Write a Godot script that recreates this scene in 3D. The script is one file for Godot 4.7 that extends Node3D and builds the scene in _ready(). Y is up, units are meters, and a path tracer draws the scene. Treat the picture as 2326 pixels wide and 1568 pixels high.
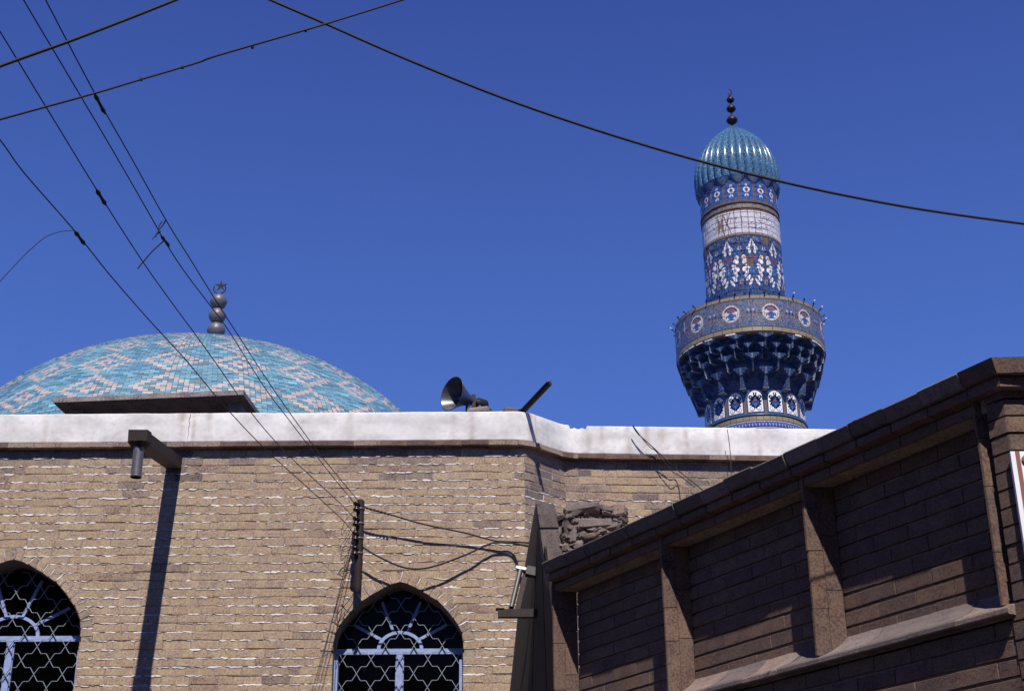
extends Node3D
# Street view up to a brick mosque: tiled dome, tiled minaret, overhead wires and a low brick building.
# World: x right, y up, the street runs away along -z. "F" is the distance in front of the camera (F = -z).

const CAM_H := 1.6
const FPX := 3276.0            # focal length for a picture 2326 wide
const PITCH := 23.6
const ROLL := -0.006

var cam_basis := Basis()
var counts := {}
var rng := RandomNumberGenerator.new()
var M := {}

# ------------------------------------------------------------------ mesh builder
class MB:
	var v := PackedVector3Array()
	var n := PackedVector3Array()
	var c := PackedColorArray()
	var uv := PackedVector2Array()
	var idx := PackedInt32Array()
	var col := Color(1, 1, 1)

	func tri(a: Vector3, b: Vector3, d: Vector3) -> void:      # counter-clockwise from the front
		var nn := (b - a).cross(d - a).normalized()
		var i := v.size()
		for p: Vector3 in [a, b, d]:
			v.append(p); n.append(nn); c.append(col); uv.append(Vector2.ZERO)
		idx.append_array(PackedInt32Array([i, i + 2, i + 1]))

	func quad(a: Vector3, b: Vector3, d: Vector3, e: Vector3, ua := Vector2.ZERO, ub := Vector2.ZERO, ud := Vector2.ZERO, ue := Vector2.ZERO) -> void:
		var nn := (d - a).cross(e - b).normalized()
		var i := v.size()
		v.append_array(PackedVector3Array([a, b, d, e]))
		n.append_array(PackedVector3Array([nn, nn, nn, nn]))
		c.append_array(PackedColorArray([col, col, col, col]))
		uv.append_array(PackedVector2Array([ua, ub, ud, ue]))
		idx.append_array(PackedInt32Array([i, i + 2, i + 1, i, i + 3, i + 2]))

	func box(b: Basis, o: Vector3, lo: Vector3, hi: Vector3) -> void:
		var p: Array[Vector3] = []
		for k in 8:
			p.append(o + b * Vector3(hi.x if k & 1 else lo.x, hi.y if k & 2 else lo.y, hi.z if k & 4 else lo.z))
		quad(p[4], p[5], p[7], p[6]); quad(p[1], p[0], p[2], p[3])
		quad(p[5], p[1], p[3], p[7]); quad(p[0], p[4], p[6], p[2])
		quad(p[6], p[7], p[3], p[2]); quad(p[0], p[1], p[5], p[4])

	# rows of points; smooth normals
	func grid(rows: Array, wrap := false, flip := false, us := 1.0, vs := 1.0, flat := false) -> void:
		var nr := rows.size()
		var nc: int = rows[0].size()
		if flat:
			for r in nr - 1:
				for k in (nc if wrap else nc - 1):
					var k2 := (k + 1) % nc
					var u0 := us * k / float(nc - (0 if wrap else 1))
					var u1 := us * (k + 1) / float(nc - (0 if wrap else 1))
					var v0 := vs * (1.0 - r / float(nr - 1))
					var v1 := vs * (1.0 - (r + 1) / float(nr - 1))
					if flip:
						quad(rows[r][k2], rows[r][k], rows[r + 1][k], rows[r + 1][k2], Vector2(u1, v0), Vector2(u0, v0), Vector2(u0, v1), Vector2(u1, v1))
					else:
						quad(rows[r][k], rows[r][k2], rows[r + 1][k2], rows[r + 1][k], Vector2(u0, v0), Vector2(u1, v0), Vector2(u1, v1), Vector2(u0, v1))
			return
		var base := v.size()
		for r in nr:
			for k in nc + (1 if wrap else 0):
				var kk := k % nc
				var kp := (kk + 1) % nc if wrap else mini(kk + 1, nc - 1)
				var km := (kk - 1 + nc) % nc if wrap else maxi(kk - 1, 0)
				var du: Vector3 = rows[r][kp] - rows[r][km]
				var dv: Vector3 = rows[mini(r + 1, nr - 1)][kk] - rows[maxi(r - 1, 0)][kk]
				var nn := du.cross(dv)
				if nn.length_squared() < 1e-14:
					dv = rows[mini(r + 1, nr - 1)][kk] - rows[maxi(r - 1, 0)][kk]
					nn = Vector3.UP if du.length_squared() < 1e-12 else du.cross(Vector3.UP)
				nn = nn.normalized()
				v.append(rows[r][kk]); n.append(-nn if flip else nn); c.append(col)
				uv.append(Vector2(us * k / float(nc - (0 if wrap else 1)), vs * (1.0 - r / float(nr - 1))))
		var w := nc + (1 if wrap else 0)
		for r in nr - 1:
			for k in w - 1:
				var a := base + r * w + k
				var q := PackedInt32Array([a, a + w + 1, a + 1, a, a + w, a + w + 1])
				if flip:
					q = PackedInt32Array([a, a + 1, a + w + 1, a, a + w + 1, a + w])
				idx.append_array(q)

	func tube(pts: PackedVector3Array, r: float, sides := 6) -> void:
		var rows := []
		var up := Vector3.UP
		for i in pts.size():
			var t := (pts[mini(i + 1, pts.size() - 1)] - pts[maxi(i - 1, 0)]).normalized()
			if absf(t.dot(up)) > 0.95:
				up = Vector3.RIGHT
			var x := t.cross(up).normalized()
			var y := x.cross(t).normalized()
			up = y
			var row := PackedVector3Array()
			for k in sides:
				var a := TAU * k / sides
				row.append(pts[i] + (x * cos(a) + y * sin(a)) * r)
			rows.append(row)
		grid(rows, true, true)

	# lathe about an axis frame: profile of (radius, along)
	func lathe(o: Vector3, ax: Vector3, prof: Array, sides := 24, flip := false) -> void:
		var x := ax.cross(Vector3(0.31, 0.2, 0.93)).normalized()
		var y := ax.cross(x).normalized()
		var rows := []
		for p: Vector2 in prof:
			var row := PackedVector3Array()
			for k in sides:
				var a := TAU * k / sides
				row.append(o + ax * p.y + (x * cos(a) + y * sin(a)) * p.x)
			rows.append(row)
		grid(rows, true, flip)

	func extrude(poly: PackedVector2Array, f: Callable, h0: float, h1: float) -> void:   # poly counter-clockwise in (p, q); f(p, q, h) -> Vector3
		var m := poly.size()
		for i in m:
			var a := poly[i]
			var b := poly[(i + 1) % m]
			quad(f.call(a.x, a.y, h0), f.call(b.x, b.y, h0), f.call(b.x, b.y, h1), f.call(a.x, a.y, h1))
		var t := Geometry2D.triangulate_polygon(poly)
		for i in range(0, t.size(), 3):
			tri(f.call(poly[t[i]].x, poly[t[i]].y, h1), f.call(poly[t[i + 1]].x, poly[t[i + 1]].y, h1), f.call(poly[t[i + 2]].x, poly[t[i + 2]].y, h1))
			tri(f.call(poly[t[i]].x, poly[t[i]].y, h0), f.call(poly[t[i + 2]].x, poly[t[i + 2]].y, h0), f.call(poly[t[i + 1]].x, poly[t[i + 1]].y, h0))

	func mesh() -> ArrayMesh:
		var m := ArrayMesh.new()
		var a := []
		a.resize(Mesh.ARRAY_MAX)
		a[Mesh.ARRAY_VERTEX] = v; a[Mesh.ARRAY_NORMAL] = n; a[Mesh.ARRAY_COLOR] = c; a[Mesh.ARRAY_TEX_UV] = uv; a[Mesh.ARRAY_INDEX] = idx
		m.add_surface_from_arrays(Mesh.PRIMITIVE_TRIANGLES, a)
		return m

# ------------------------------------------------------------------ nodes
func numbered(parent: Node, called: String) -> String:
	var key := str(parent.get_instance_id()) + called
	var k: int = counts.get(key, 0)
	counts[key] = k + 1
	return called if k == 0 else "%s_%03d" % [called, k]

func tag(o: Node, label: String, category: String, group := "") -> void:
	o.set_meta("label", label); o.set_meta("category", category)
	if group != "":
		o.set_meta("group", group)

func thing(called: String, label: String, category: String, at: Vector3, group := "") -> Node3D:
	var o := Node3D.new()
	o.name = numbered(self, called)
	add_child(o, true)
	o.position = at
	tag(o, label, category, group)
	return o

func pivot(called: String, parent: Node3D, at: Vector3) -> Node3D:
	var o := Node3D.new()
	o.name = numbered(parent, called)
	parent.add_child(o, true)
	o.position = at - parent.global_position
	return o

# a mesh whose points are in world space unless a transform is given
func part(called: String, mesh: Mesh, mat: Material, parent: Node3D, xf := Transform3D()) -> MeshInstance3D:
	var o := MeshInstance3D.new()
	o.mesh = mesh
	o.material_override = mat
	o.name = numbered(parent, called)
	parent.add_child(o, true)
	o.transform = Transform3D(Basis(), -parent.global_position if parent != self else Vector3.ZERO) * xf
	return o

func stuff(o: Node) -> void:
	o.set_meta("kind", "stuff")

func structure(o: Node) -> void:
	o.set_meta("kind", "structure")

func px(u: float, v: float, F: float) -> Vector3:
	var d := cam_basis * Vector3((u - 1163.0) / FPX, (784.0 - v) / FPX, -1.0)
	return Vector3(0, CAM_H, 0) + d * (F / -d.z)

func smooth_path(p: Array, steps := 6) -> PackedVector3Array:
	var out := PackedVector3Array()
	for i in p.size() - 1:
		var a: Vector3 = p[maxi(i - 1, 0)]
		var b: Vector3 = p[i]
		var c: Vector3 = p[i + 1]
		var d: Vector3 = p[mini(i + 2, p.size() - 1)]
		for k in steps:
			out.append(b.cubic_interpolate(c, a, d, k / float(steps)))
	out.append(p[p.size() - 1])
	return out

# ------------------------------------------------------------------ textures
func noise_image(size_x: int, size_y: int, freq: float, seed_: int, octaves := 4) -> Image:
	var f := FastNoiseLite.new()
	f.seed = seed_
	f.frequency = freq
	f.fractal_octaves = octaves
	f.noise_type = FastNoiseLite.TYPE_SIMPLEX_SMOOTH
	return f.get_seamless_image(size_x, size_y)

func tex(img: Image) -> ImageTexture:
	img.generate_mipmaps()
	return ImageTexture.create_from_image(img)

func disc(img: Image, cx: float, cy: float, rx: float, ry: float, col: Color, turn := 0.0) -> void:
	var r := maxf(rx, ry) + 1.0
	var w := img.get_width()
	var h := img.get_height()
	var cs := cos(turn)
	var sn := sin(turn)
	for y in range(maxi(int(cy - r), 0), mini(int(cy + r) + 1, h)):
		for x in range(int(cx - r), int(cx + r) + 1):
			var dx := x + 0.5 - cx
			var dy := y + 0.5 - cy
			var a := (dx * cs + dy * sn) / rx
			var b := (-dx * sn + dy * cs) / ry
			if a * a + b * b <= 1.0:
				img.set_pixel(posmod(x, w), y, col)

func ring(img: Image, cx: float, cy: float, rx: float, ry: float, wd: float, col: Color) -> void:
	var n := int(TAU * maxf(rx, ry) / maxf(wd * 0.5, 0.7)) + 8
	for k in n:
		disc(img, cx + cos(TAU * k / n) * rx, cy + sin(TAU * k / n) * ry, wd * 0.5, wd * 0.5, col)

func stroke(img: Image, pts: Array, wd: float, col: Color) -> void:
	for i in pts.size() - 1:
		var a: Vector2 = pts[i]
		var b: Vector2 = pts[i + 1]
		var n := int(a.distance_to(b) / maxf(wd * 0.4, 0.6)) + 1
		for k in n + 1:
			var p := a.lerp(b, k / float(n))
			disc(img, p.x, p.y, wd * 0.5, wd * 0.5, col)

func flower(img: Image, cx: float, cy: float, r: float, petals: int, col: Color, heart: Color) -> void:
	for k in petals:
		var a := TAU * k / petals + 0.3
		disc(img, cx + cos(a) * r * 0.6, cy + sin(a) * r * 0.6, r * 0.45, r * 0.28, col, a)
	disc(img, cx, cy, r * 0.28, r * 0.28, heart)

func blank(w: int, h: int, col: Color) -> Image:
	var img := Image.create(w, h, false, Image.FORMAT_RGB8)
	img.fill(col)
	return img

func mottled(img: Image, amount: float, seed_: int) -> void:
	var nz := noise_image(img.get_width(), img.get_height(), 0.03, seed_)
	for y in img.get_height():
		for x in img.get_width():
			var f := 1.0 + amount * (nz.get_pixel(x, y).r - 0.5) * 2.0
			var q := img.get_pixel(x, y)
			img.set_pixel(x, y, Color(minf(q.r * f, 1), minf(q.g * f, 1), minf(q.b * f, 1)))

func brick_image(seed_: int, dark: float) -> Image:
	var w := 512
	var img := Image.create(w, w, false, Image.FORMAT_RGB8)
	var a := noise_image(w, w, 0.008, seed_)
	var b := noise_image(w, w, 0.05, seed_ + 1)
	var g := noise_image(w, w, 0.25, seed_ + 2, 2)
	var l := noise_image(w, w, 0.026, seed_ + 3, 5)
	var pit := noise_image(w, w, 0.20, seed_ + 4, 2)
	for y in w:
		for x in w:
			var na := a.get_pixel(x, y).r - 0.5
			var nb := b.get_pixel(x, y).r - 0.5
			var ng := g.get_pixel(x, y).r - 0.5
			var f := 0.86 + na * 0.14 + nb * 0.34 + ng * 0.44
			var col := Color(f, f * (0.98 + na * 0.04), f * (0.955 - na * 0.06))
			var lime := clampf((l.get_pixel(x, y).r + ng * 0.25 - 0.62) * 6.0, 0.0, 1.0) * (1.0 - dark)
			col = col.lerp(Color(1.0, 1.0, 1.0), lime * 0.7)
			var soot := clampf((0.33 + dark * 0.14 - b.get_pixel(x, y).r * 0.6 - a.get_pixel(x, y).r * 0.4) * 6.0, 0.0, 1.0)
			col = col.lerp(Color(0.55, 0.51, 0.49), soot * (0.2 + 0.3 * dark))
			if pit.get_pixel(x, y).r > 0.83:
				col = col.lerp(Color(0.28, 0.24, 0.22), 0.75)
			img.set_pixel(x, y, Color(clampf(col.r, 0, 1), clampf(col.g, 0, 1), clampf(col.b, 0, 1)))
	return img

# ------------------------------------------------------------------ materials
func mat(col: Color, rough: float, metal := 0.0) -> StandardMaterial3D:
	var m := StandardMaterial3D.new()
	m.albedo_color = col
	m.roughness = rough
	m.metallic = metal
	return m

func tri_mat(col: Color, rough: float, t: Texture2D, scale_: float, relief: Texture2D = null, strength := 1.0) -> StandardMaterial3D:
	var m := mat(col, rough)
	m.albedo_texture = t
	m.uv1_triplanar = true
	m.uv1_world_triplanar = true
	m.uv1_scale = Vector3.ONE * scale_
	if relief:
		m.normal_enabled = true
		m.normal_texture = relief
		m.normal_scale = strength
	return m

func make_materials() -> void:
	var grain := noise_image(512, 512, 0.14, 77, 4)
	var relief_img := grain.duplicate()
	relief_img.bump_map_to_normal_map(3.0)
	var relief := tex(relief_img)
	var bt := tex(brick_image(5, 0.0))
	var bt2 := tex(brick_image(31, 0.8))
	M.brick = []
	for c: Color in [Color(0.755, 0.675, 0.585), Color(0.745, 0.663, 0.570), Color(0.765, 0.685, 0.593), Color(0.750, 0.663, 0.562), Color(0.732, 0.655, 0.575), Color(0.758, 0.673, 0.575)]:
		M.brick.append(tri_mat(c, 0.93, bt, 1.7, relief, 0.8))
	M.stained = []
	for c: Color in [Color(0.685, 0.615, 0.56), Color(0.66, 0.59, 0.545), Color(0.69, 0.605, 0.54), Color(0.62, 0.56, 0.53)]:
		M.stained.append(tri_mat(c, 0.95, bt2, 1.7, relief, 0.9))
	M.sooty = []
	for c: Color in [Color(0.50, 0.465, 0.475), Color(0.55, 0.50, 0.49)]:
		M.sooty.append(tri_mat(c, 0.95, bt2, 1.7, relief, 0.9))
	M.near_brick = []
	for c: Color in [Color(0.505, 0.42, 0.385), Color(0.475, 0.395, 0.365), Color(0.525, 0.435, 0.39), Color(0.455, 0.385, 0.36), Color(0.495, 0.405, 0.36)]:
		M.near_brick.append(tri_mat(c, 0.93, bt2, 2.1, relief, 1.0))
	M.rubble = []
	for c: Color in [Color(0.50, 0.465, 0.46), Color(0.57, 0.53, 0.53), Color(0.46, 0.425, 0.42), Color(0.62, 0.55, 0.53)]:
		M.rubble.append(tri_mat(c, 0.95, bt2, 2.6, relief, 1.4))
	M.bed = tri_mat(Color(0.70, 0.645, 0.60), 0.97, bt2, 1.3, relief, 1.0)
	M.mortar = mat(Color.WHITE, 0.95)
	M.mortar.vertex_color_use_as_albedo = true
	var pl := Image.create(512, 512, false, Image.FORMAT_RGB8)
	var n1 := noise_image(512, 512, 0.010, 9, 5)
	var n2 := noise_image(512, 512, 0.07, 10, 3)
	var n3 := noise_image(512, 512, 0.02, 14, 3)
	for y in 512:
		for x in 512:
			var f := 0.95 + (n1.get_pixel(x, y).r - 0.5) * 0.16 + (n2.get_pixel(x, y).r - 0.5) * 0.10
			var col := Color(f, f, f * 1.0)
			var dirt := clampf((n3.get_pixel(x, y).r - 0.62) * 5.0, 0.0, 1.0)
			col = col.lerp(Color(0.86, 0.80, 0.76), dirt * 0.45)
			pl.set_pixel(x, y, Color(clampf(col.r, 0, 1), clampf(col.g, 0, 1), clampf(col.b, 0, 1)))
	var plt := tex(pl)
	M.plaster = tri_mat(Color(0.90, 0.90, 0.905), 0.9, plt, 0.9, relief, 0.35)
	M.streak = mat(Color.WHITE, 0.95)
	M.streak.vertex_color_use_as_albedo = true
	M.concrete = tri_mat(Color(0.62, 0.595, 0.605), 0.95, bt2, 1.2, relief, 0.6)
	M.dark_wall = tri_mat(Color(0.22, 0.19, 0.19), 0.95, bt2, 1.0, relief, 0.6)
	M.asphalt = tri_mat(Color(0.27, 0.26, 0.26), 0.95, bt2, 0.5, relief, 0.6)
	M.earth = tri_mat(Color(0.33, 0.30, 0.27), 0.97, bt2, 0.2)
	M.roof = tri_mat(Color(0.25, 0.23, 0.23), 0.97, bt2, 0.4)
	M.glaze = mat(Color.WHITE, 0.30)
	M.glaze.vertex_color_use_as_albedo = true
	M.grout = tri_mat(Color(0.46, 0.39, 0.35), 0.95, bt2, 0.8)
	M.blue_paint = tri_mat(Color(0.58, 0.655, 0.83), 0.55, plt, 2.0)
	M.iron_grey = mat(Color(0.60, 0.64, 0.70), 0.5, 0.3)
	M.glass = mat(Color(0.02, 0.02, 0.03, 0.45), 0.12)
	M.glass.metallic_specular = 0.2
	M.glass.transparency = BaseMaterial3D.TRANSPARENCY_ALPHA
	M.room = mat(Color(0.45, 0.43, 0.41), 0.9)
	M.lead = tri_mat(Color(0.42, 0.42, 0.46), 0.45, plt, 0.8)
	M.lead.metallic = 0.15
	M.bronze = mat(Color(0.15, 0.11, 0.12), 0.45, 0.3)
	M.cable = mat(Color(0.10, 0.085, 0.10), 0.7)
	M.wire = mat(Color(0.17, 0.15, 0.17), 0.55, 0.4)
	M.rust = tri_mat(Color(0.17, 0.13, 0.13), 0.8, bt2, 3.0)
	M.zinc = tri_mat(Color(0.43, 0.42, 0.44), 0.5, plt, 3.0)
	M.zinc.metallic = 0.4
	M.tin = tri_mat(Color(0.225, 0.19, 0.185), 0.75, bt2, 2.5)
	M.horn = mat(Color(0.30, 0.305, 0.33), 0.34, 0.2)
	M.black = mat(Color(0.06, 0.055, 0.06), 0.6)
	M.porcelain = mat(Color(0.17, 0.12, 0.11), 0.25)
	M.white_enamel = mat(Color(0.93, 0.94, 0.95), 0.35)
	M.red_brown = mat(Color(0.52, 0.33, 0.29), 0.6)
	M.tubeglass = mat(Color(0.80, 0.80, 0.82), 0.15)
	M.plank = []
	for c: Color in [Color(0.17, 0.13, 0.125), Color(0.20, 0.15, 0.13), Color(0.14, 0.12, 0.135), Color(0.16, 0.125, 0.12)]:
		var pm := tri_mat(c, 0.9, bt2, 1.5, relief, 0.8)
		pm.uv1_scale = Vector3(6, 0.6, 6)
		M.plank.append(pm)
	M.bulb = mat(Color(0.92, 0.94, 0.97), 0.06)

# ------------------------------------------------------------------ bricks
func brick_mesh(L: float, H: float, D: float, sd: int, rough := 1.0) -> ArrayMesh:
	var r := RandomNumberGenerator.new()
	r.seed = sd
	var xs := [-0.5 * L, -0.18 * L, 0.2 * L, 0.5 * L]
	var ins := 0.0035 * rough
	var front := []
	var outer := []
	var back := []
	for j in 2:
		for i in 4:
			var ii: int = i if j == 0 else 3 - i
			var x: float = xs[ii]
			var y := (-0.5 if j == 0 else 0.5) * H
			var jy := r.randf_range(-0.003, 0.0015) * rough
			var jx := (r.randf_range(-0.003, 0.001) * rough) if ii == 0 or ii == 3 else r.randf_range(-0.01, 0.01)
			var sx := signf(x)
			var sy := signf(y)
			var ex := 1.0 if (ii == 0 or ii == 3) else 0.0
			outer.append(Vector3(x + sx * jx * (ex if ex > 0.0 else 1.0), y + sy * jy, -0.005 * rough))
			front.append(Vector3(x + sx * (jx - ins) * ex, y + sy * (jy - ins), r.randf_range(-0.0016, 0.0008) * rough))
			back.append(Vector3(x, y, -D))
	var b := MB.new()
	b.quad(front[0], front[1], front[6], front[7])
	b.quad(front[1], front[2], front[5], front[6])
	b.quad(front[2], front[3], front[4], front[5])
	for k in 8:
		var k2 := (k + 1) % 8
		b.quad(outer[k], outer[k2], front[k2], front[k])
		b.quad(back[k], back[k2], outer[k2], outer[k])
	return b.mesh()

# chunky block with chamfered edges, for rubble and stones
func block_mesh(s: Vector3, ch: float, sd: int, jit := 0.0) -> ArrayMesh:
	var r := RandomNumberGenerator.new()
	r.seed = sd
	var rows := []
	var b := MB.new()
	var y0 := -s.y * 0.5
	var y1 := s.y * 0.5
	var lv := [[y0, ch], [y0 + ch, 0.0], [y1 - ch, 0.0], [y1, ch]]
	for l: Array in lv:
		var row := PackedVector3Array()
		var hx: float = s.x * 0.5 - l[1]
		var hz: float = s.z * 0.5 - l[1]
		for p: Vector2 in [Vector2(-hx + ch, hz), Vector2(hx - ch, hz), Vector2(hx, hz - ch), Vector2(hx, -hz + ch), Vector2(hx - ch, -hz), Vector2(-hx + ch, -hz), Vector2(-hx, -hz + ch), Vector2(-hx, hz - ch)]:
			row.append(Vector3(p.x, l[0], p.y) + Vector3(r.randf_range(-1, 1), r.randf_range(-1, 1), r.randf_range(-1, 1)) * jit)
		rows.append(row)
	b.grid(rows, true, false, 1, 1, true)
	for k in range(1, 7):
		b.tri(rows[3][0], rows[3][k], rows[3][k + 1])
		b.tri(rows[0][0], rows[0][k + 1], rows[0][k])
	return b.mesh()

# ------------------------------------------------------------------ scene
func _ready() -> void:
	rng.seed = 20240
	setup_view()
	make_materials()
	build_ground()
	build_hall()
	build_dome()
	build_minaret()
	build_near_building()
	build_stub()
	build_fixtures()
	build_cables()
	build_added_houses()

func setup_view() -> void:
	cam_basis = Basis.from_euler(Vector3(deg_to_rad(PITCH), 0, ROLL))
	var cam := Camera3D.new()
	cam.name = "camera"
	add_child(cam)
	cam.transform = Transform3D(cam_basis, Vector3(0, CAM_H, 0))
	cam.fov = rad_to_deg(2.0 * atan(784.0 / FPX))
	cam.near = 0.05
	cam.far = 3000.0
	cam.current = true
	var sky_m := ProceduralSkyMaterial.new()
	sky_m.sky_top_color = Color(0.128, 0.180, 0.470)
	sky_m.sky_horizon_color = Color(0.42, 0.61, 0.98)
	sky_m.sky_curve = 0.30
	sky_m.ground_bottom_color = Color(0.16, 0.15, 0.14)
	sky_m.ground_horizon_color = Color(0.30, 0.32, 0.36)
	sky_m.sun_angle_max = 1.0
	var sky := Sky.new()
	sky.sky_material = sky_m
	var env := Environment.new()
	env.background_mode = Environment.BG_SKY
	env.sky = sky
	env.tonemap_mode = Environment.TONE_MAPPER_LINEAR
	env.tonemap_exposure = 1.12
	env.sdfgi_enabled = true
	env.ssao_enabled = true
	env.ssil_enabled = true
	var we := WorldEnvironment.new()
	we.name = "environment"
	we.environment = env
	add_child(we)
	var sun := DirectionalLight3D.new()
	sun.name = "sun"
	add_child(sun)
	var d := Vector3(-0.26, -3.1, -2.4).normalized()
	sun.look_at_from_position(Vector3(0, 30, 0), Vector3(0, 30, 0) + d, Vector3.UP)
	sun.light_energy = 1.5
	sun.light_color = Color(1.0, 0.965, 0.93)
	sun.light_angular_distance = 0.53
	sun.shadow_enabled = true

func build_ground() -> void:
	var b := MB.new()
	b.quad(Vector3(-800, 0, 800), Vector3(800, 0, 800), Vector3(800, 0, -800), Vector3(-800, 0, -800))
	structure(part("ground", b.mesh(), M.earth, self))
	b = MB.new()
	b.quad(Vector3(-30, 0.006, 30), Vector3(30, 0.006, 30), Vector3(30, 0.006, -12.4), Vector3(-30, 0.006, -12.4))
	structure(part("street", b.mesh(), M.asphalt, self))

# ------------------------------------------------------------------ the mosque hall
const WALL_F := 12.5
const ARCH := [Vector2(0, 0), Vector2(0.06, 0.015), Vector2(0.137, 0.05), Vector2(0.243, 0.113), Vector2(0.349, 0.183), Vector2(0.433, 0.275), Vector2(0.504, 0.366), Vector2(0.546, 0.45), Vector2(0.560, 0.54), Vector2(0.563, 0.62)]
var windows := [{"x": -1.003, "apex": 4.786, "k": 1.0}, {"x": -4.445, "apex": 5.01, "k": 1.19}]
var wall_ends := [Vector2(-8.0, -12.5), Vector2(0.11, -12.5), Vector2(0.49, -12.88), Vector2(4.6, -13.125)]

func arch_side(k: float, grow: float) -> PackedVector2Array:      # (half width, drop below apex), from the apex down
	var out := PackedVector2Array()
	for i in ARCH.size():
		var a: Vector2 = ARCH[maxi(i - 1, 0)]
		var b: Vector2 = ARCH[mini(i + 1, ARCH.size() - 1)]
		var t := (b - a).normalized()
		var nn := Vector2(t.y, -t.x)
		if i == 0:
			nn = Vector2(0, -1.12)
		out.append(ARCH[i] * k + nn * grow)
	return out

func arch_half(side: PackedVector2Array, drop: float) -> float:
	if drop <= side[0].y:
		return 0.0
	for i in side.size() - 1:
		if drop <= side[i + 1].y:
			return lerpf(side[i].x, side[i + 1].x, (drop - side[i].y) / maxf(side[i + 1].y - side[i].y, 1e-5))
	return side[side.size() - 1].x

func gaps(x0: float, x1: float, y: float, grow: float) -> Array:    # what is left of a course beside the windows
	var out := [[x0, x1]]
	for w: Dictionary in windows:
		var h := arch_half(arch_side(w.k, grow if w.apex - y < 0.62 * w.k else 0.0), w.apex - y)
		if h <= 0.0:
			continue
		var nxt := []
		for g: Array in out:
			if w.x + h <= g[0] or w.x - h >= g[1]:
				nxt.append(g)
				continue
			if w.x - h > g[0] + 0.02:
				nxt.append([g[0], w.x - h])
			if w.x + h < g[1] - 0.02:
				nxt.append([w.x + h, g[1]])
		out = nxt
	return out

func bead(b: MB, o: Vector3, dir: Vector3, up: Vector3, out_: Vector3, length: float, th: float, proud: float) -> void:
	var n := maxi(int(length / 0.022), 2)
	var pt := []
	for i in n + 1:
		var e := 0.35 if i == 0 or i == n else 1.0
		var x := length * i / n
		var hi := th * 0.5 * rng.randf_range(0.15, 1.7) * e
		var lo := -th * 0.5 * rng.randf_range(0.15, 1.9) * e
		var z := proud * rng.randf_range(0.3, 1.2)
		pt.append([o + dir * x + up * lo - out_ * 0.0025, o + dir * x + up * lerpf(lo, hi, 0.28) + out_ * z, o + dir * x + up * hi - out_ * 0.004])
	for i in n:
		b.quad(pt[i][0], pt[i + 1][0], pt[i + 1][1], pt[i][1])
		b.quad(pt[i][1], pt[i + 1][1], pt[i + 1][2], pt[i][2])

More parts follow.
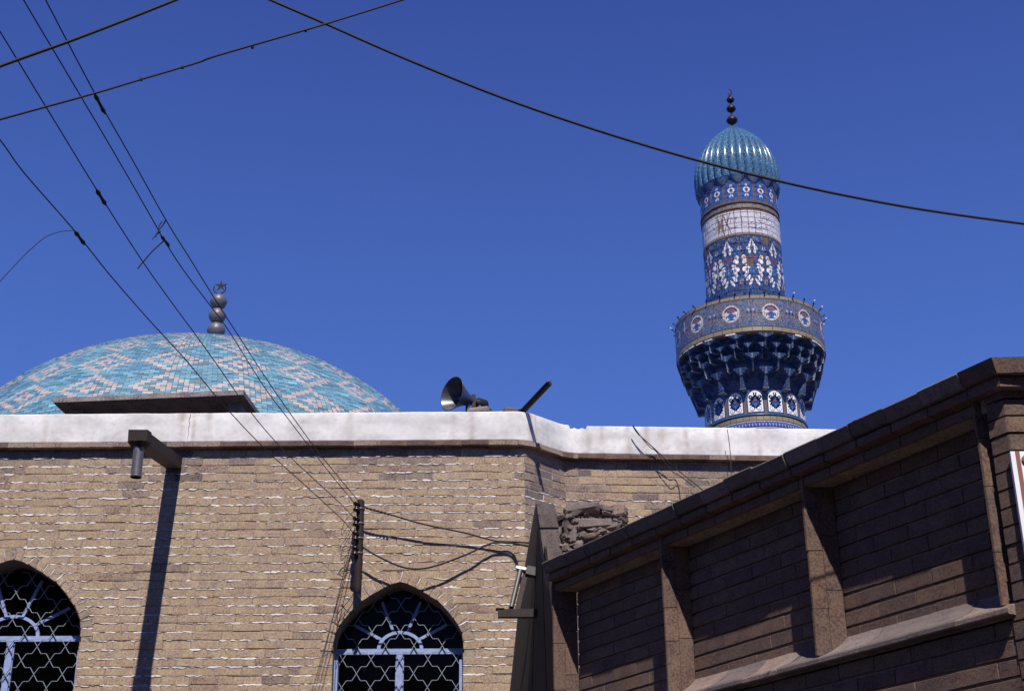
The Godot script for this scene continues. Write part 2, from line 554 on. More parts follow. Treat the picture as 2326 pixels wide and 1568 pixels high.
func build_hall() -> void:
	var hall := thing("mosque_hall", "tan brick mosque hall with whitewashed parapet and pointed windows", "building", Vector3(-2.0, 0, -12.5))
	var pitch := 0.0762
	var top := 6.035
	var stain := FastNoiseLite.new()
	stain.seed = 4
	stain.frequency = 0.55
	var shapes := []
	for i in 9:
		shapes.append(brick_mesh(0.25, 0.0675, 0.045, 100 + i, 1.0))
	var list := []
	var mortar := MB.new()
	var back := MB.new()
	for s in 3:
		var p0: Vector2 = wall_ends[s]
		var p1: Vector2 = wall_ends[s + 1]
		var length := p0.distance_to(p1)
		var dir := Vector3(p1.x - p0.x, 0, p1.y - p0.y) / length
		var out_ := Vector3(-dir.z, 0, dir.x)
		if out_.z < 0.0:
			out_ = -out_
		var o := Vector3(p0.x, 0, p0.y)
		# bed of mortar behind the bricks, in strips that leave the windows open
		var yy := 0.0
		while yy < top + 0.02:
			var hh := 0.0119 if yy > 3.9 and yy < 5.3 else (0.0357 if yy > 3.0 else 0.25)
			for g: Array in (gaps(p0.x, p1.x, yy + hh * 0.5, 0.012) if s == 0 else [[0.0, length]]):
				var a: float = g[0] - (p0.x if s == 0 else 0.0)
				var e: float = g[1] - (p0.x if s == 0 else 0.0)
				var q := o - out_ * 0.0042
				back.quad(q + dir * a + Vector3(0, yy, 0), q + dir * e + Vector3(0, yy, 0), q + dir * e + Vector3(0, yy + hh, 0), q + dir * a + Vector3(0, yy + hh, 0))
			yy += hh
		var rows := 43
		for r in rows:
			var y := top - (r + 0.5) * pitch
			var wob := rng.randf_range(-0.002, 0.002)
			var x_from := (-6.6 if s == 0 else 0.0)
			var x_to := (0.11 if s == 0 else length)
			for g: Array in (gaps(x_from, x_to, y + pitch * 0.3, 0.112) if s == 0 else [[x_from, x_to]]):
				var x: float = g[0] - rng.randf_range(0.0, 0.2) * (1.0 if s == 0 and g[0] == x_from else 0.0)
				if s > 0:
					x = g[0]
				var first := true
				while x < g[1] - 0.012:
					var L := rng.randf_range(0.238, 0.256)
					var roll := rng.randf()
					if roll < 0.10:
						L = rng.randf_range(0.115, 0.13)
					elif roll < 0.16:
						L = rng.randf_range(0.17, 0.21)
					if first and s > 0 and r % 2 == 0:
						L *= 0.52
					first = false
					if x + L > g[1] - 0.045:
						L = g[1] - x
						if L > 0.29:
							L *= 0.5
					var at := o + dir * (x + L * 0.5 - (p0.x if s == 0 else 0.0)) + Vector3(0, y + wob + rng.randf_range(-0.002, 0.002), 0)
					list.append({"at": at + out_ * rng.randf_range(-0.003, 0.003), "dir": dir, "out": out_, "len": L - rng.randf_range(0.001, 0.004), "y": y, "r": r, "s": s})
					# head joint
					if rng.randf() < 0.30:
						var jo := o + dir * (x + L - 0.004 - (p0.x if s == 0 else 0.0)) + Vector3(0, y - 0.033, 0)
						mortar.col = Color(0.56, 0.52, 0.49).lerp(Color(0.34, 0.28, 0.24), rng.randf())
						bead(mortar, jo, Vector3.UP, -dir, out_, 0.064 * rng.randf_range(0.5, 1.0), rng.randf_range(0.004, 0.010), 0.0035)
					x += L
				# bed joint below: broken runs of white gypsum mortar
				var bx: float = g[0]
				while bx < g[1] - 0.03:
					var ln := minf(rng.randf_range(0.03, 0.22) * rng.randf_range(0.5, 1.3), g[1] - bx)
					var white := stain.get_noise_2d(bx * 2.2 + 40.0 * s, y * 6.0) + rng.randf_range(-0.20, 0.80)
					if r > 3 or s == 0:
						var jo2 := o + dir * (bx - (p0.x if s == 0 else 0.0)) + Vector3(0, y - pitch * 0.5 + wob + rng.randf_range(-0.003, 0.004), 0)
						if white > 0.04:
							var tone := rng.randf_range(0.42, 0.62)
							mortar.col = Color(tone, tone * 0.965, tone * 0.95)
							bead(mortar, jo2, dir, Vector3.UP, out_, ln, rng.randf_range(0.011, 0.024), rng.randf_range(0.001, 0.0045))
						elif white > -0.05:
							mortar.col = Color(0.16, 0.13, 0.11) * rng.randf_range(0.8, 1.6)
							bead(mortar, jo2, dir, Vector3.UP, out_, ln, rng.randf_range(0.004, 0.008), 0.0005)
					bx += ln + rng.randf_range(0.0, 0.05)
	# room behind the windows, closed all round
	var inner := MB.new()
	var r0 := Vector3(-7.9, 0.0, -20.0)
	var r1 := Vector3(4.5, 5.9, -12.76)
	inner.quad(Vector3(r0.x, 0.01, r0.z), Vector3(r1.x, 0.01, r0.z), Vector3(r1.x, r1.y, r0.z), Vector3(r0.x, r1.y, r0.z))
	inner.quad(Vector3(r0.x, 0.01, r1.z), Vector3(r0.x, 0.01, r0.z), Vector3(r0.x, r1.y, r0.z), Vector3(r0.x, r1.y, r1.z))
	inner.quad(Vector3(r1.x, 0.01, r0.z), Vector3(r1.x, 0.01, r1.z - 0.2), Vector3(r1.x, r1.y, r1.z - 0.2), Vector3(r1.x, r1.y, r0.z))
	inner.quad(Vector3(r0.x, 0.02, r0.z), Vector3(r1.x, 0.02, r0.z), Vector3(r1.x, 0.02, r1.z - 0.2), Vector3(r0.x, 0.02, r1.z - 0.2))
	part("inner_wall", inner.mesh(), M.room, hall)
	part("wall", back.mesh(), M.bed, hall)
	var roof := MB.new()
	roof.box(Basis(), Vector3.ZERO, Vector3(-8.0, 5.92, -42.0), Vector3(4.6, 6.10, -13.0))
	part("roof", roof.mesh(), M.roof, hall)
	var sides := MB.new()
	sides.box(Basis(), Vector3.ZERO, Vector3(-8.2, 0, -42.0), Vector3(-8.0, 6.1, -12.55))
	sides.box(Basis(), Vector3.ZERO, Vector3(4.6, 0, -42.0), Vector3(4.8, 6.1, -12.9))
	part("side_wall", sides.mesh(), M.stained[0], hall)

	# the bricks: the 300 that show largest are parts, the rest one mesh
	for i in list.size():
		var b: Dictionary = list[i]
		var seen: bool = b.y > 3.84 and b.at.x > -4.85 and b.at.x < 1.5
		b.rank = (b.len if seen else 0.0) * 12.5 / b.at.distance_to(Vector3(0, CAM_H, 0))
	list.sort_custom(func(a, b): return a.rank > b.rank)
	var tail := {}
	for i in list.size():
		var b: Dictionary = list[i]
		var m: StandardMaterial3D
		var st := stain.get_noise_2d(b.at.x * 1.4, b.at.y * 2.2) + rng.randf_range(-0.22, 0.22)
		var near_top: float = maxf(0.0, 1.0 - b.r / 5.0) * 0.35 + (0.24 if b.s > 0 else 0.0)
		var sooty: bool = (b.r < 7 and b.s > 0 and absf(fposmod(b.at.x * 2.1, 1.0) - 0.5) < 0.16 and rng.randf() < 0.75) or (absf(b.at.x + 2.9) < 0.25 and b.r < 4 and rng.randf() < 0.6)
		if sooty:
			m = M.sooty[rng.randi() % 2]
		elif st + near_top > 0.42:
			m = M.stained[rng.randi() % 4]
		else:
			m = M.brick[rng.randi() % 6]
		var sh: ArrayMesh = shapes[rng.randi() % 9]
		var xf := Transform3D(Basis(b.dir * (b.len / 0.25), Vector3.UP, b.out).rotated(b.out, rng.randf_range(-0.006, 0.006)), b.at)
		if i < 300:
			part("brick", sh, m, hall, xf)
		else:
			if not tail.has(m):
				tail[m] = SurfaceTool.new()
			(tail[m] as SurfaceTool).append_from(sh, 0, xf)
	for m: Material in tail:
		stuff(part("brickwork", (tail[m] as SurfaceTool).commit(), m, hall))
	# voussoirs round the arches
	var vs := []
	for i in 5:
		vs.append(brick_mesh(0.115, 0.062, 0.05, 300 + i))
	for w: Dictionary in windows:
		var side := arch_side(w.k, 0.0)
		for sgn: float in [-1.0, 1.0]:
			var acc := 0.036
			for i in side.size() - 1:
				var a := side[i]
				var b2 := side[i + 1]
				var seg := a.distance_to(b2)
				var t := (b2 - a) / seg
				var nn := Vector2(t.y, -t.x)
				while acc < seg:
					var q := a + t * acc + nn * 0.060
					var frac: float = (a.y + t.y * acc) / (0.62 * w.k)
					if frac < 0.93:
						var along := Vector3(nn.x * sgn, -nn.y, 0)
						var across := Vector3(0, 0, 1).cross(along)
						var xf2 := Transform3D(Basis(along, across, Vector3(0, 0, 1)), Vector3(w.x + q.x * sgn, w.apex - q.y, -12.499 + rng.randf_range(-0.003, 0.002)))
						part("voussoir", vs[rng.randi() % 5], M.brick[rng.randi() % 6] if rng.randf() < 0.8 else M.stained[0], hall, xf2)
						if rng.randf() < 0.85:
							var jp := xf2.origin + across * 0.0365 - along * 0.054
							var tone2 := rng.randf_range(0.48, 0.70)
							mortar.col = Color(tone2, tone2 * 0.96, tone2 * 0.94)
							bead(mortar, jp, along, across, Vector3(0, 0, 1), 0.104, rng.randf_range(0.009, 0.014), 0.0035)
					acc += 0.0735
				acc -= seg
	stuff(part("mortar", mortar.mesh(), M.mortar, hall))
	for w: Dictionary in windows:
		build_window(hall, w)
	build_parapet(hall, top)

func build_window(hall: Node3D, w: Dictionary) -> void:
	var win := pivot("window", hall, Vector3(w.x, 2.6, -12.5))
	win.set_meta("label", "pointed arch window with pale blue frame and star grille")
	var cx: float = w.x
	var ap: float = w.apex
	var k: float = w.k
	var side := arch_side(k, 0.0)
	var bottom := 2.6
	# reveal
	var line := PackedVector2Array()
	line.append(Vector2(cx + side[side.size() - 1].x, bottom))
	for i in range(side.size() - 1, 0, -1):
		line.append(Vector2(cx + side[i].x, ap - side[i].y))
	for i in side.size():
		line.append(Vector2(cx - side[i].x, ap - side[i].y))
	line.append(Vector2(cx - side[side.size() - 1].x, bottom))
	var rv := MB.new()
	for i in line.size() - 1:
		var a := line[i]
		var b := line[i + 1]
		rv.quad(Vector3(a.x, a.y, -12.504), Vector3(b.x, b.y, -12.504), Vector3(b.x, b.y, -12.78), Vector3(a.x, a.y, -12.78))
	rv.quad(Vector3(line[0].x, bottom, -12.504), Vector3(line[line.size() - 1].x, bottom, -12.504), Vector3(line[line.size() - 1].x, bottom, -12.78), Vector3(line[0].x, bottom, -12.78))
	part("reveal", rv.mesh(), M.stained[3], win)
	# outer frame following the arch
	var fz := -12.715
	var fr := MB.new()
	var wd := 0.022
	for i in line.size() - 1:
		var a := line[i]
		var b := line[i + 1]
		var ai := Vector2(lerpf(a.x, cx, wd / maxf(absf(a.x - cx), wd)), a.y - wd * (1.0 - minf(absf(a.x - cx) / 0.5, 1.0)))
		var bi := Vector2(lerpf(b.x, cx, wd / maxf(absf(b.x - cx), wd)), b.y - wd * (1.0 - minf(absf(b.x - cx) / 0.5, 1.0)))
		if minf(a.y, b.y) > ap - 0.58 * k:
			continue
		fr.quad(Vector3(ai.x, ai.y, fz), Vector3(a.x, a.y, fz), Vector3(b.x, b.y, fz), Vector3(bi.x, bi.y, fz))
		fr.quad(Vector3(ai.x, ai.y, fz - 0.05), Vector3(ai.x, ai.y, fz), Vector3(bi.x, bi.y, fz), Vector3(bi.x, bi.y, fz - 0.05))
	part("frame", fr.mesh(), M.blue_paint, win)
	# painted jamb linings below the arch
	for sg: float in [-1.0, 1.0]:
		var jb := MB.new()
		var x_out: float = cx + sg * (0.562 * k - 0.002)
		var x_in: float = cx + sg * (0.562 * k - 0.034)
		jb.box(Basis(), Vector3.ZERO, Vector3(minf(x_in, x_out), bottom, -12.697), Vector3(maxf(x_in, x_out), ap - 0.66 * k, -12.60))
		part("jamb", jb.mesh(), M.blue_paint, win)
	var hw := 0.56 * k
	var ty := ap - 0.565 * k + (0.0 if k < 1.1 else 0.015)
	var tr := MB.new()
	tr.box(Basis(), Vector3.ZERO, Vector3(cx - hw, ty - 0.024, fz - 0.03), Vector3(cx + hw, ty + 0.024, fz + 0.012))
	part("transom", tr.mesh(), M.blue_paint, win)
	var mu := MB.new()
	mu.box(Basis(), Vector3.ZERO, Vector3(cx - 0.027, bottom, fz - 0.03), Vector3(cx + 0.027, ty - 0.0245, fz + 0.010))
	mu.box(Basis(), Vector3.ZERO, Vector3(cx - 0.036, bottom, fz - 0.03), Vector3(cx - 0.0275, ty - 0.0245, fz - 0.004))
	mu.box(Basis(), Vector3.ZERO, Vector3(cx + 0.0275, bottom, fz - 0.03), Vector3(cx + 0.036, ty - 0.0245, fz - 0.004))
	part("mullion", mu.mesh(), M.blue_paint, win)
	# fanlight: half round bar and spokes
	var fan := MB.new()
	var rr := 0.205 * k
	var ry := 0.165 * k
	var nseg := 18
	for i in nseg:
		var a0 := PI * i / nseg
		var a1 := PI * (i + 1) / nseg
		var po := [Vector3(cx + cos(a0) * rr, ty + 0.02 + sin(a0) * ry, fz), Vector3(cx + cos(a1) * rr, ty + 0.02 + sin(a1) * ry, fz), Vector3(cx + cos(a1) * (rr - 0.03), ty + 0.02 + sin(a1) * (ry - 0.027), fz), Vector3(cx + cos(a0) * (rr - 0.03), ty + 0.02 + sin(a0) * (ry - 0.027), fz)]
		fan.quad(po[3], po[0], po[1], po[2])
		var dz := Vector3(0, 0, -0.03)
		fan.quad(po[2] + dz, po[3] + dz, po[3], po[2])
		fan.quad(po[0] + dz, po[1] + dz, po[1], po[0])
	part("fan_bar", fan.mesh(), M.blue_paint, win)
	for an: float in [-62.0, -22.0, 22.0, 62.0]:
		var sp := MB.new()
		var dr := Vector3(sin(deg_to_rad(an)), cos(deg_to_rad(an)), 0)
		var o := Vector3(cx, ty + 0.02, fz)
		var t0 := ry * 0.93 if absf(an) < 40.0 else rr * 0.90
		var t1 := 0.46 * k if absf(an) < 40.0 else 0.46 * k
		sp.box(Basis(Vector3(dr.y, -dr.x, 0), dr, Vector3(0, 0, 1)), o, Vector3(-0.012, t0, -0.03), Vector3(0.012, t1, -0.002))
		part("spoke", sp.mesh(), M.blue_paint, win)
	# panes
	for q: Array in [[cx - hw, bottom, cx - 0.037, ty - 0.0245], [cx + 0.037, bottom, cx + hw, ty - 0.0245], [cx - hw, ty + 0.0245, cx + hw, ap - 0.05]]:
		var g := MB.new()
		var z := fz - 0.018
		g.quad(Vector3(q[0], q[1], z), Vector3(q[2], q[1], z), Vector3(q[2], q[3], z), Vector3(q[0], q[3], z))
		part("pane", g.mesh(), M.glass, win)
	# star grille of flat bars, in front of the frame
	var gr := MB.new()
	var gx := 0.1245
	var gy := 0.121
	var oy := ty - 0.075
	for fam: float in [-1.0, 1.0]:
		for li in range(-16, 17):
			# crossings at (m gx, n gy), m + n even; a line of this family runs through (li 2 gx + j gx fam, j gy)
			for j in range(-16, 9):
				var c0 := Vector2(cx + li * 2.0 * gx + j * gx * fam, oy + j * gy)
				var pts := [c0 + Vector2(-0.038 * fam, -gy * 0.5), c0 + Vector2(0.038 * fam, gy * 0.5), c0 + Vector2((gx - 0.038) * fam, gy * 0.5)]
				pts[0] = c0 + Vector2(-0.038 * fam, -gy * 0.5)
				for i in 2:
					var a: Vector2 = pts[i]
					var b: Vector2 = pts[i + 1]
					for h in 2:
						var u := a.lerp(b, h * 0.5)
						var v2 := a.lerp(b, h * 0.5 + 0.5)
						var mid := (u + v2) * 0.5
						if mid.y < bottom or absf(mid.x - cx) > arch_half(side, ap - mid.y) - 0.03 or ap - mid.y < 0.05:
							continue
						var t := (v2 - u).normalized()
						var l := u.distance_to(v2)
						gr.box(Basis(Vector3(t.x, t.y, 0), Vector3(-t.y, t.x, 0), Vector3(0, 0, 1)), Vector3(u.x, u.y, fz + 0.02 + fam * 0.0006), Vector3(-0.002, -0.0021, 0.004), Vector3(l + 0.002, 0.0021, 0.016))
	part("grille", gr.mesh(), M.iron_grey, win)

func parapet_point(t: float, off: float) -> Vector2:    # t runs along the plan path from wall_ends[0]; off pushes out to the street
	var p := PackedVector2Array()
	for e: Vector2 in wall_ends:
		p.append(e)
	var rest := t
	for i in 3:
		var l := p[i].distance_to(p[i + 1])
		if rest <= l or i == 2:
			var d := (p[i + 1] - p[i]) / l
			return p[i] + d * rest
		rest -= l
	return p[3]

func build_parapet(hall: Node3D, top: float) -> void:
	var total := 0.0
	for i in 3:
		total += (wall_ends[i] as Vector2).distance_to(wall_ends[i + 1])
	var nz := FastNoiseLite.new()
	nz.seed = 12
	nz.frequency = 1.3
	var n := 300
	# smoothed plan path and its outward normal
	var path := PackedVector2Array()
	var nrm := PackedVector2Array()
	for i in n + 1:
		var t := total * i / n
		var s := Vector2.ZERO
		for j in range(-3, 4):
			s += parapet_point(clampf(t + j * 0.035, 0.0, total), 0.0)
		path.append(s / 7.0)
	for i in n + 1:
		var d := (path[mini(i + 1, n)] - path[maxi(i - 1, 0)]).normalized()
		var o := Vector2(-d.y, d.x)
		nrm.append(o if o.y > 0.0 else -o)
	# brick cornice course, each brick a part
	var acc := 0.0
	var shapes := []
	for i in 5:
		shapes.append(brick_mesh(0.25, 0.047, 0.14, 500 + i, 1.0))
	var x := 2.4
	while x < total - 0.3:
		var L := rng.randf_range(0.235, 0.255)
		var mid := clampf((x + L * 0.5) / total, 0.0, 1.0) * n
		var i0 := int(mid)
		var P := path[i0].lerp(path[mini(i0 + 1, n)], mid - i0)
		var N := nrm[i0]
		var out_ := Vector3(N.x, 0, N.y)
		var dir := Vector3(N.y, 0, -N.x)
		var xf := Transform3D(Basis(dir * ((L + 0.001) / 0.25), Vector3.UP, out_), Vector3(P.x, top + 0.031 + rng.randf_range(-0.002, 0.002), P.y) + out_ * (0.07 + rng.randf_range(-0.004, 0.004)))
		part("cornice_brick", shapes[rng.randi() % 5], M.near_brick[rng.randi() % 5] if rng.randf() < 0.7 else M.stained[rng.randi() % 4], hall, xf)
		x += L
	var strip := []
	for k in 4:
		strip.append(PackedVector3Array())
	for i in n + 1:
		var cs := [[top + 0.011, -0.1], [top + 0.011, 0.060], [top + 0.052, 0.060], [top + 0.052, -0.1]]
		for k in 4:
			strip[k].append(Vector3(path[i].x + nrm[i].x * cs[k][1], cs[k][0], path[i].y + nrm[i].y * cs[k][1]))
	var cbed := MB.new()
	cbed.grid(strip, false, false, 1.0, 1.0, true)
	part("cornice_bed", cbed.mesh(), M.stained[1], hall)
	# plastered band
	var rows := []
	var crk := 7.78
	for k in 9:
		rows.append(PackedVector3Array())
	for i in n * 3 + 1:
		var f := i / 3.0
		var i0 := mini(int(f), n)
		var P := path[i0].lerp(path[mini(i0 + 1, n)], f - i0)
		var N := nrm[i0]
		var hb := top + 0.056 + nz.get_noise_2d(P.x * 4.0, 3.0) * 0.002
		var ht := top + 0.352 + nz.get_noise_2d(P.x * 0.7, 7.0) * 0.006 + nz.get_noise_2d(P.x * 9.0, 1.0) * 0.0015
		if P.x > 0.53 and P.x < 0.70:
			ht -= 0.018 + 0.016 * absf(sin(P.x * 43.0))
		var lv := [[hb, -0.1], [hb, 0.036], [hb + 0.02, 0.042], [hb + 0.10, 0.040], [ht - 0.09, 0.036], [ht - 0.015, 0.034], [ht, 0.018], [ht + 0.004, -0.14], [hb - 0.05, -0.16]]
		for k in 9:
			var off: float = lv[k][1] + nz.get_noise_2d(P.x * 1.2, lv[k][0] * 3.0) * 0.003
			rows[k].append(Vector3(P.x + N.x * off, lv[k][0], P.y + N.y * off))
	var b := MB.new()
	b.grid(rows)
	part("parapet", b.mesh(), plaster_mat(), hall)
	var ck := MB.new()
	ck.col = Color(0.16, 0.13, 0.12)
	var cp := PackedVector3Array()
	for i in 12:
		cp.append(Vector3(-2.98 + sin(i * 1.7) * 0.006, top + 0.345 - i * 0.024, -12.5 + 0.0405))
	ck.tube(cp, 0.0022, 4)
	part("crack", ck.mesh(), M.mortar, hall)

func plaster_mat() -> StandardMaterial3D:     # whitewash with rain runs; u follows the 12.76 m of the parapet, v its profile
	var w := 2048
	var h := 128
	var img := Image.create(w, h, false, Image.FORMAT_RGB8)
	var n1 := noise_image(w, h, 0.012, 9, 5)
	var n2 := noise_image(w, h, 0.09, 10, 3)
	var n3 := noise_image(w, h, 0.03, 14, 4)
	var runs := PackedFloat32Array()
	runs.resize(w)
	for q: Array in [[7.45, 0.5, 7], [7.62, 0.6, 5], [8.16, 0.8, 6], [8.22, 0.5, 4], [8.85, 0.7, 9], [9.0, 0.5, 5], [9.25, 0.6, 7], [9.42, 0.8, 6], [9.58, 0.5, 8], [9.8, 0.6, 5], [10.1, 0.5, 7], [10.5, 0.6, 5], [6.5, 0.4, 6], [5.2, 0.6, 6], [4.95, 0.9, 8], [5.06, 0.7, 4], [3.7, 0.4, 5]]:
		var c := int(q[0] / 12.757 * w)
		for x in range(maxi(c - int(q[2]), 0), mini(c + int(q[2]) + 1, w)):
			runs[x] = maxf(runs[x], q[1] * (1.0 - absf(x - c) / (q[2] + 1.0)))
	for y in h:
		for x in w:
			var f := 0.915 + (n1.get_pixel(x, y).r - 0.5) * 0.22 + (n2.get_pixel(x, y).r - 0.5) * 0.08
			var col := Color(f, f * 0.998, f * 0.995)
			var k := runs[x] * clampf(n3.get_pixel(x, y).r * 2.0 - 0.35, 0.0, 1.0)
			col = col.lerp(Color(0.66, 0.60, 0.565), k * 0.75)
			if n2.get_pixel(x, y).r < 0.16:
				col = col.lerp(Color(0.70, 0.66, 0.64), 0.2)
			img.set_pixel(x, y, Color(clampf(col.r, 0, 1), clampf(col.g, 0, 1), clampf(col.b, 0, 1)))
	var m := mat(Color(0.905, 0.905, 0.90), 0.92)
	m.albedo_texture = tex(img)
	return m

# ------------------------------------------------------------------ the dome
func build_dome() -> void:
	var X0 := -7.203
	var F0 := 32.0
	var yc := 8.294 + CAM_H
	var R := 6.44
	var H := 5.345
	var dome := thing("tiled_dome", "low turquoise brick dome with pale diamond lattice and grey ball finial", "dome", Vector3(X0, 6.1, -F0))
	var o := Vector3(X0, yc, -F0)
	var pt := func(phi: float, th: float, off: float) -> Vector3:
		var nn := Vector3(cos(th) * sin(phi) / R, sin(th) / H, cos(th) * cos(phi) / R).normalized()
		return o + Vector3(R * cos(th) * sin(phi), H * sin(th), R * cos(th) * cos(phi)) + nn * off
	# shell and drum
	var b := MB.new()
	var rows := []
	for i in 40:
		var th := PI * 0.5 * i / 39.5
		var row := PackedVector3Array()
		for k in 96:
			row.append(pt.call(TAU * k / 96, th, -0.012))
		rows.append(row)
	b.grid(rows, true)
	part("shell", b.mesh(), M.grout, dome)
	b = MB.new()
	b.lathe(Vector3(X0, 0, -F0), Vector3.UP, [Vector2(R + 0.15, 6.0), Vector2(R + 0.15, yc + 0.1), Vector2(R - 0.1, yc + 0.1)], 64)
	part("drum", b.mesh(), M.stained[0], dome)
	# glazed bricks: rows up the shell
	var face := atan2(-X0, F0)             # turn towards the street
	var list := []
	var th := 0.10
	var r := 0
	while th < 1.50:
		var up := sqrt(pow(R * sin(th), 2) + pow(H * cos(th), 2))
		var dth := 0.0703 / up
		var units := 336
		var stp := 1
		if th > 1.05:
			stp = 2
		if th > 1.30:
			stp = 4
		var u := (r % 2) * stp - 2 * stp
		while u < units - 2 * stp + (r % 2) * stp:
			# colour of each half of the brick in the lattice
			var cols := []
			for h in 2:
				var uu := posmod(u + h * stp, units)
				var kx := posmod(uu - 5, 14)
				var ky := posmod(r - 13, 14)
				var d := mini(kx, 14 - kx) + mini(ky, 14 - ky)
				var pale := d == 5 or d == 6 or d == 1 or d == 2
				cols.append(pale)
			if cols[0] == cols[1]:
				list.append([u, 2 * stp, th, dth, cols[0]])
			else:
				list.append([u, stp, th, dth, cols[0]])
				list.append([u + stp, stp, th, dth, cols[1]])
			u += 2 * stp
		th += dth
		r += 1
	var turq := [Color(0.150, 0.315, 0.415), Color(0.130, 0.275, 0.390), Color(0.175, 0.345, 0.435), Color(0.130, 0.250, 0.300), Color(0.105, 0.225, 0.340), Color(0.190, 0.365, 0.450)]
	var pale_c := [Color(0.47, 0.42, 0.41), Color(0.44, 0.395, 0.395), Color(0.495, 0.445, 0.43), Color(0.455, 0.395, 0.375)]
	var tiles := []
	for q: Array in list:
		var phi0: float = face + q[0] * TAU / 336.0 - PI
		var phi1: float = phi0 + q[1] * TAU / 336.0
		var tone := rng.randf_range(0.88, 1.10)
		var col: Color = (pale_c[rng.randi() % 4] if q[4] else turq[rng.randi() % 6]) * tone
		if not q[4] and rng.randf() < 0.02:
			col = Color(0.22, 0.52, 0.60)
		var mid: Vector3 = pt.call((phi0 + phi1) * 0.5, q[2], 0.0)
		var nn := ((mid - o) / Vector3(R * R, H * H, R * R)).normalized()
		var to := (Vector3(0, CAM_H, 0) - mid)
		var show := nn.dot(to.normalized()) * (q[1] as int) / to.length()
		# what the parapet hides does not count
		if mid.y < 1.6 + 4.80 / 12.5 * -mid.z + 0.1 or mid.x < -10.2:
			show = minf(show, 0.0)
		tiles.append([show, phi0, phi1, q[2], q[3], col])
	tiles.sort_custom(func(a, c): return a[0] > c[0])
	var rest := MB.new()
	for i in tiles.size():
		var t: Array = tiles[i]
		var mb := MB.new() if i < 300 else rest
		mb.col = t[5] if rng.randf() > 0.006 else Color(0.20, 0.17, 0.15)
		var off := rng.randf_range(-0.004, 0.004)
		var ta := rng.randf_range(-0.003, 0.003)
		var tb := rng.randf_range(-0.003, 0.003)
		var gp: float = 0.006 / (R * cos(t[3]) + 0.3)
		var gt: float = t[4] * 0.06
		var a0: float = t[1] + gp
		var a1: float = t[2] - gp
		var b0: float = t[3] + gt
		var b1: float = t[3] + t[4] - gt
		var p := [pt.call(a0, b0, off + ta), pt.call(a1, b0, off - ta + tb), pt.call(a1, b1, off - tb), pt.call(a0, b1, off + tb)]
		mb.quad(p[0], p[1], p[2], p[3])
		if t[0] > 0.0:
			var q2 := [pt.call(a0 - gp * 0.3, b0, -0.013), pt.call(a1 + gp * 0.3, b0, -0.013), pt.call(a1 + gp * 0.3, b1, -0.013), pt.call(a0 - gp * 0.3, b1, -0.013)]
			for k in 4:
				mb.quad(q2[k], q2[(k + 1) % 4], p[(k + 1) % 4], p[k])
		if i < 300:
			part("glazed_brick", mb.mesh(), M.glaze, dome)
	stuff(part("glazed_brickwork", rest.mesh(), M.glaze, dome))
	# finial
	var top := Vector3(X0, yc + H, -F0)
	var fin := pivot("finial", dome, top)
	b = MB.new()
	b.lathe(top, Vector3.UP, [Vector2(0.24, -0.05), Vector2(0.2, 0.1), Vector2(0.09, 0.2), Vector2(0.07, 1.5), Vector2(0.02, 1.72)], 20)
	part("stem", b.mesh(), M.lead, fin)
	for q: Array in [[14.42, 0.215], [14.815, 0.205], [15.20, 0.205]]:
		var ball := MB.new()
		var prof := []
		for i in 15:
			var an := -PI * 0.5 + PI * i / 14.0
			var rad: float = q[1] * pow(maxf(cos(an), 0.0), 0.75)
			if i == 7:
				rad *= 1.03
			prof.append(Vector2(maxf(rad, 0.01), q[1] * 0.94 * sin(an)))
		ball.lathe(Vector3(X0, q[0] + CAM_H, -F0), Vector3.UP, prof, 24)
		part("ball", ball.mesh(), M.lead, fin)
	var cz := Vector3(X0, 15.56 + CAM_H, -F0)
	b = MB.new()
	var cres := PackedVector3Array()
	for i in 17:
		var an := deg_to_rad(150.0 + 240.0 * i / 16.0)
		cres.append(cz + Vector3(cos(an) * 0.15, sin(an) * 0.14, 0))
	b.tube(cres, 0.016, 5)
	part("crescent", b.mesh(), M.rust, fin)
	b = MB.new()
	var star := PackedVector2Array()
	for i in 10:
		var an := TAU * i / 10.0 + PI * 0.5
		var rr := 0.16 if i % 2 == 0 else 0.05
		star.append(Vector2(cos(an) * rr, sin(an) * rr))
	var cz2 := cz + Vector3(0.03, 0.07, 0)
	b.extrude(star, func(p_, q_, h_): return cz2 + Vector3(p_, q_, h_), -0.012, 0.012)
	part("star", b.mesh(), M.rust, fin)

# ------------------------------------------------------------------ the minaret
const MX := 6.83
const MF := 38.0
var m_face := 0.0

func mp(phi: float, y: float, r: float) -> Vector3:      # phi from the side that faces the street, positive to the right; y above the camera
	var a := m_face + phi
	return Vector3(MX + sin(a) * r, y + CAM_H, -MF + cos(a) * r)

func gloss(t: Texture2D, rough := 0.22) -> StandardMaterial3D:
	var m := mat(Color.WHITE, rough)
	m.albedo_texture = t
	return m

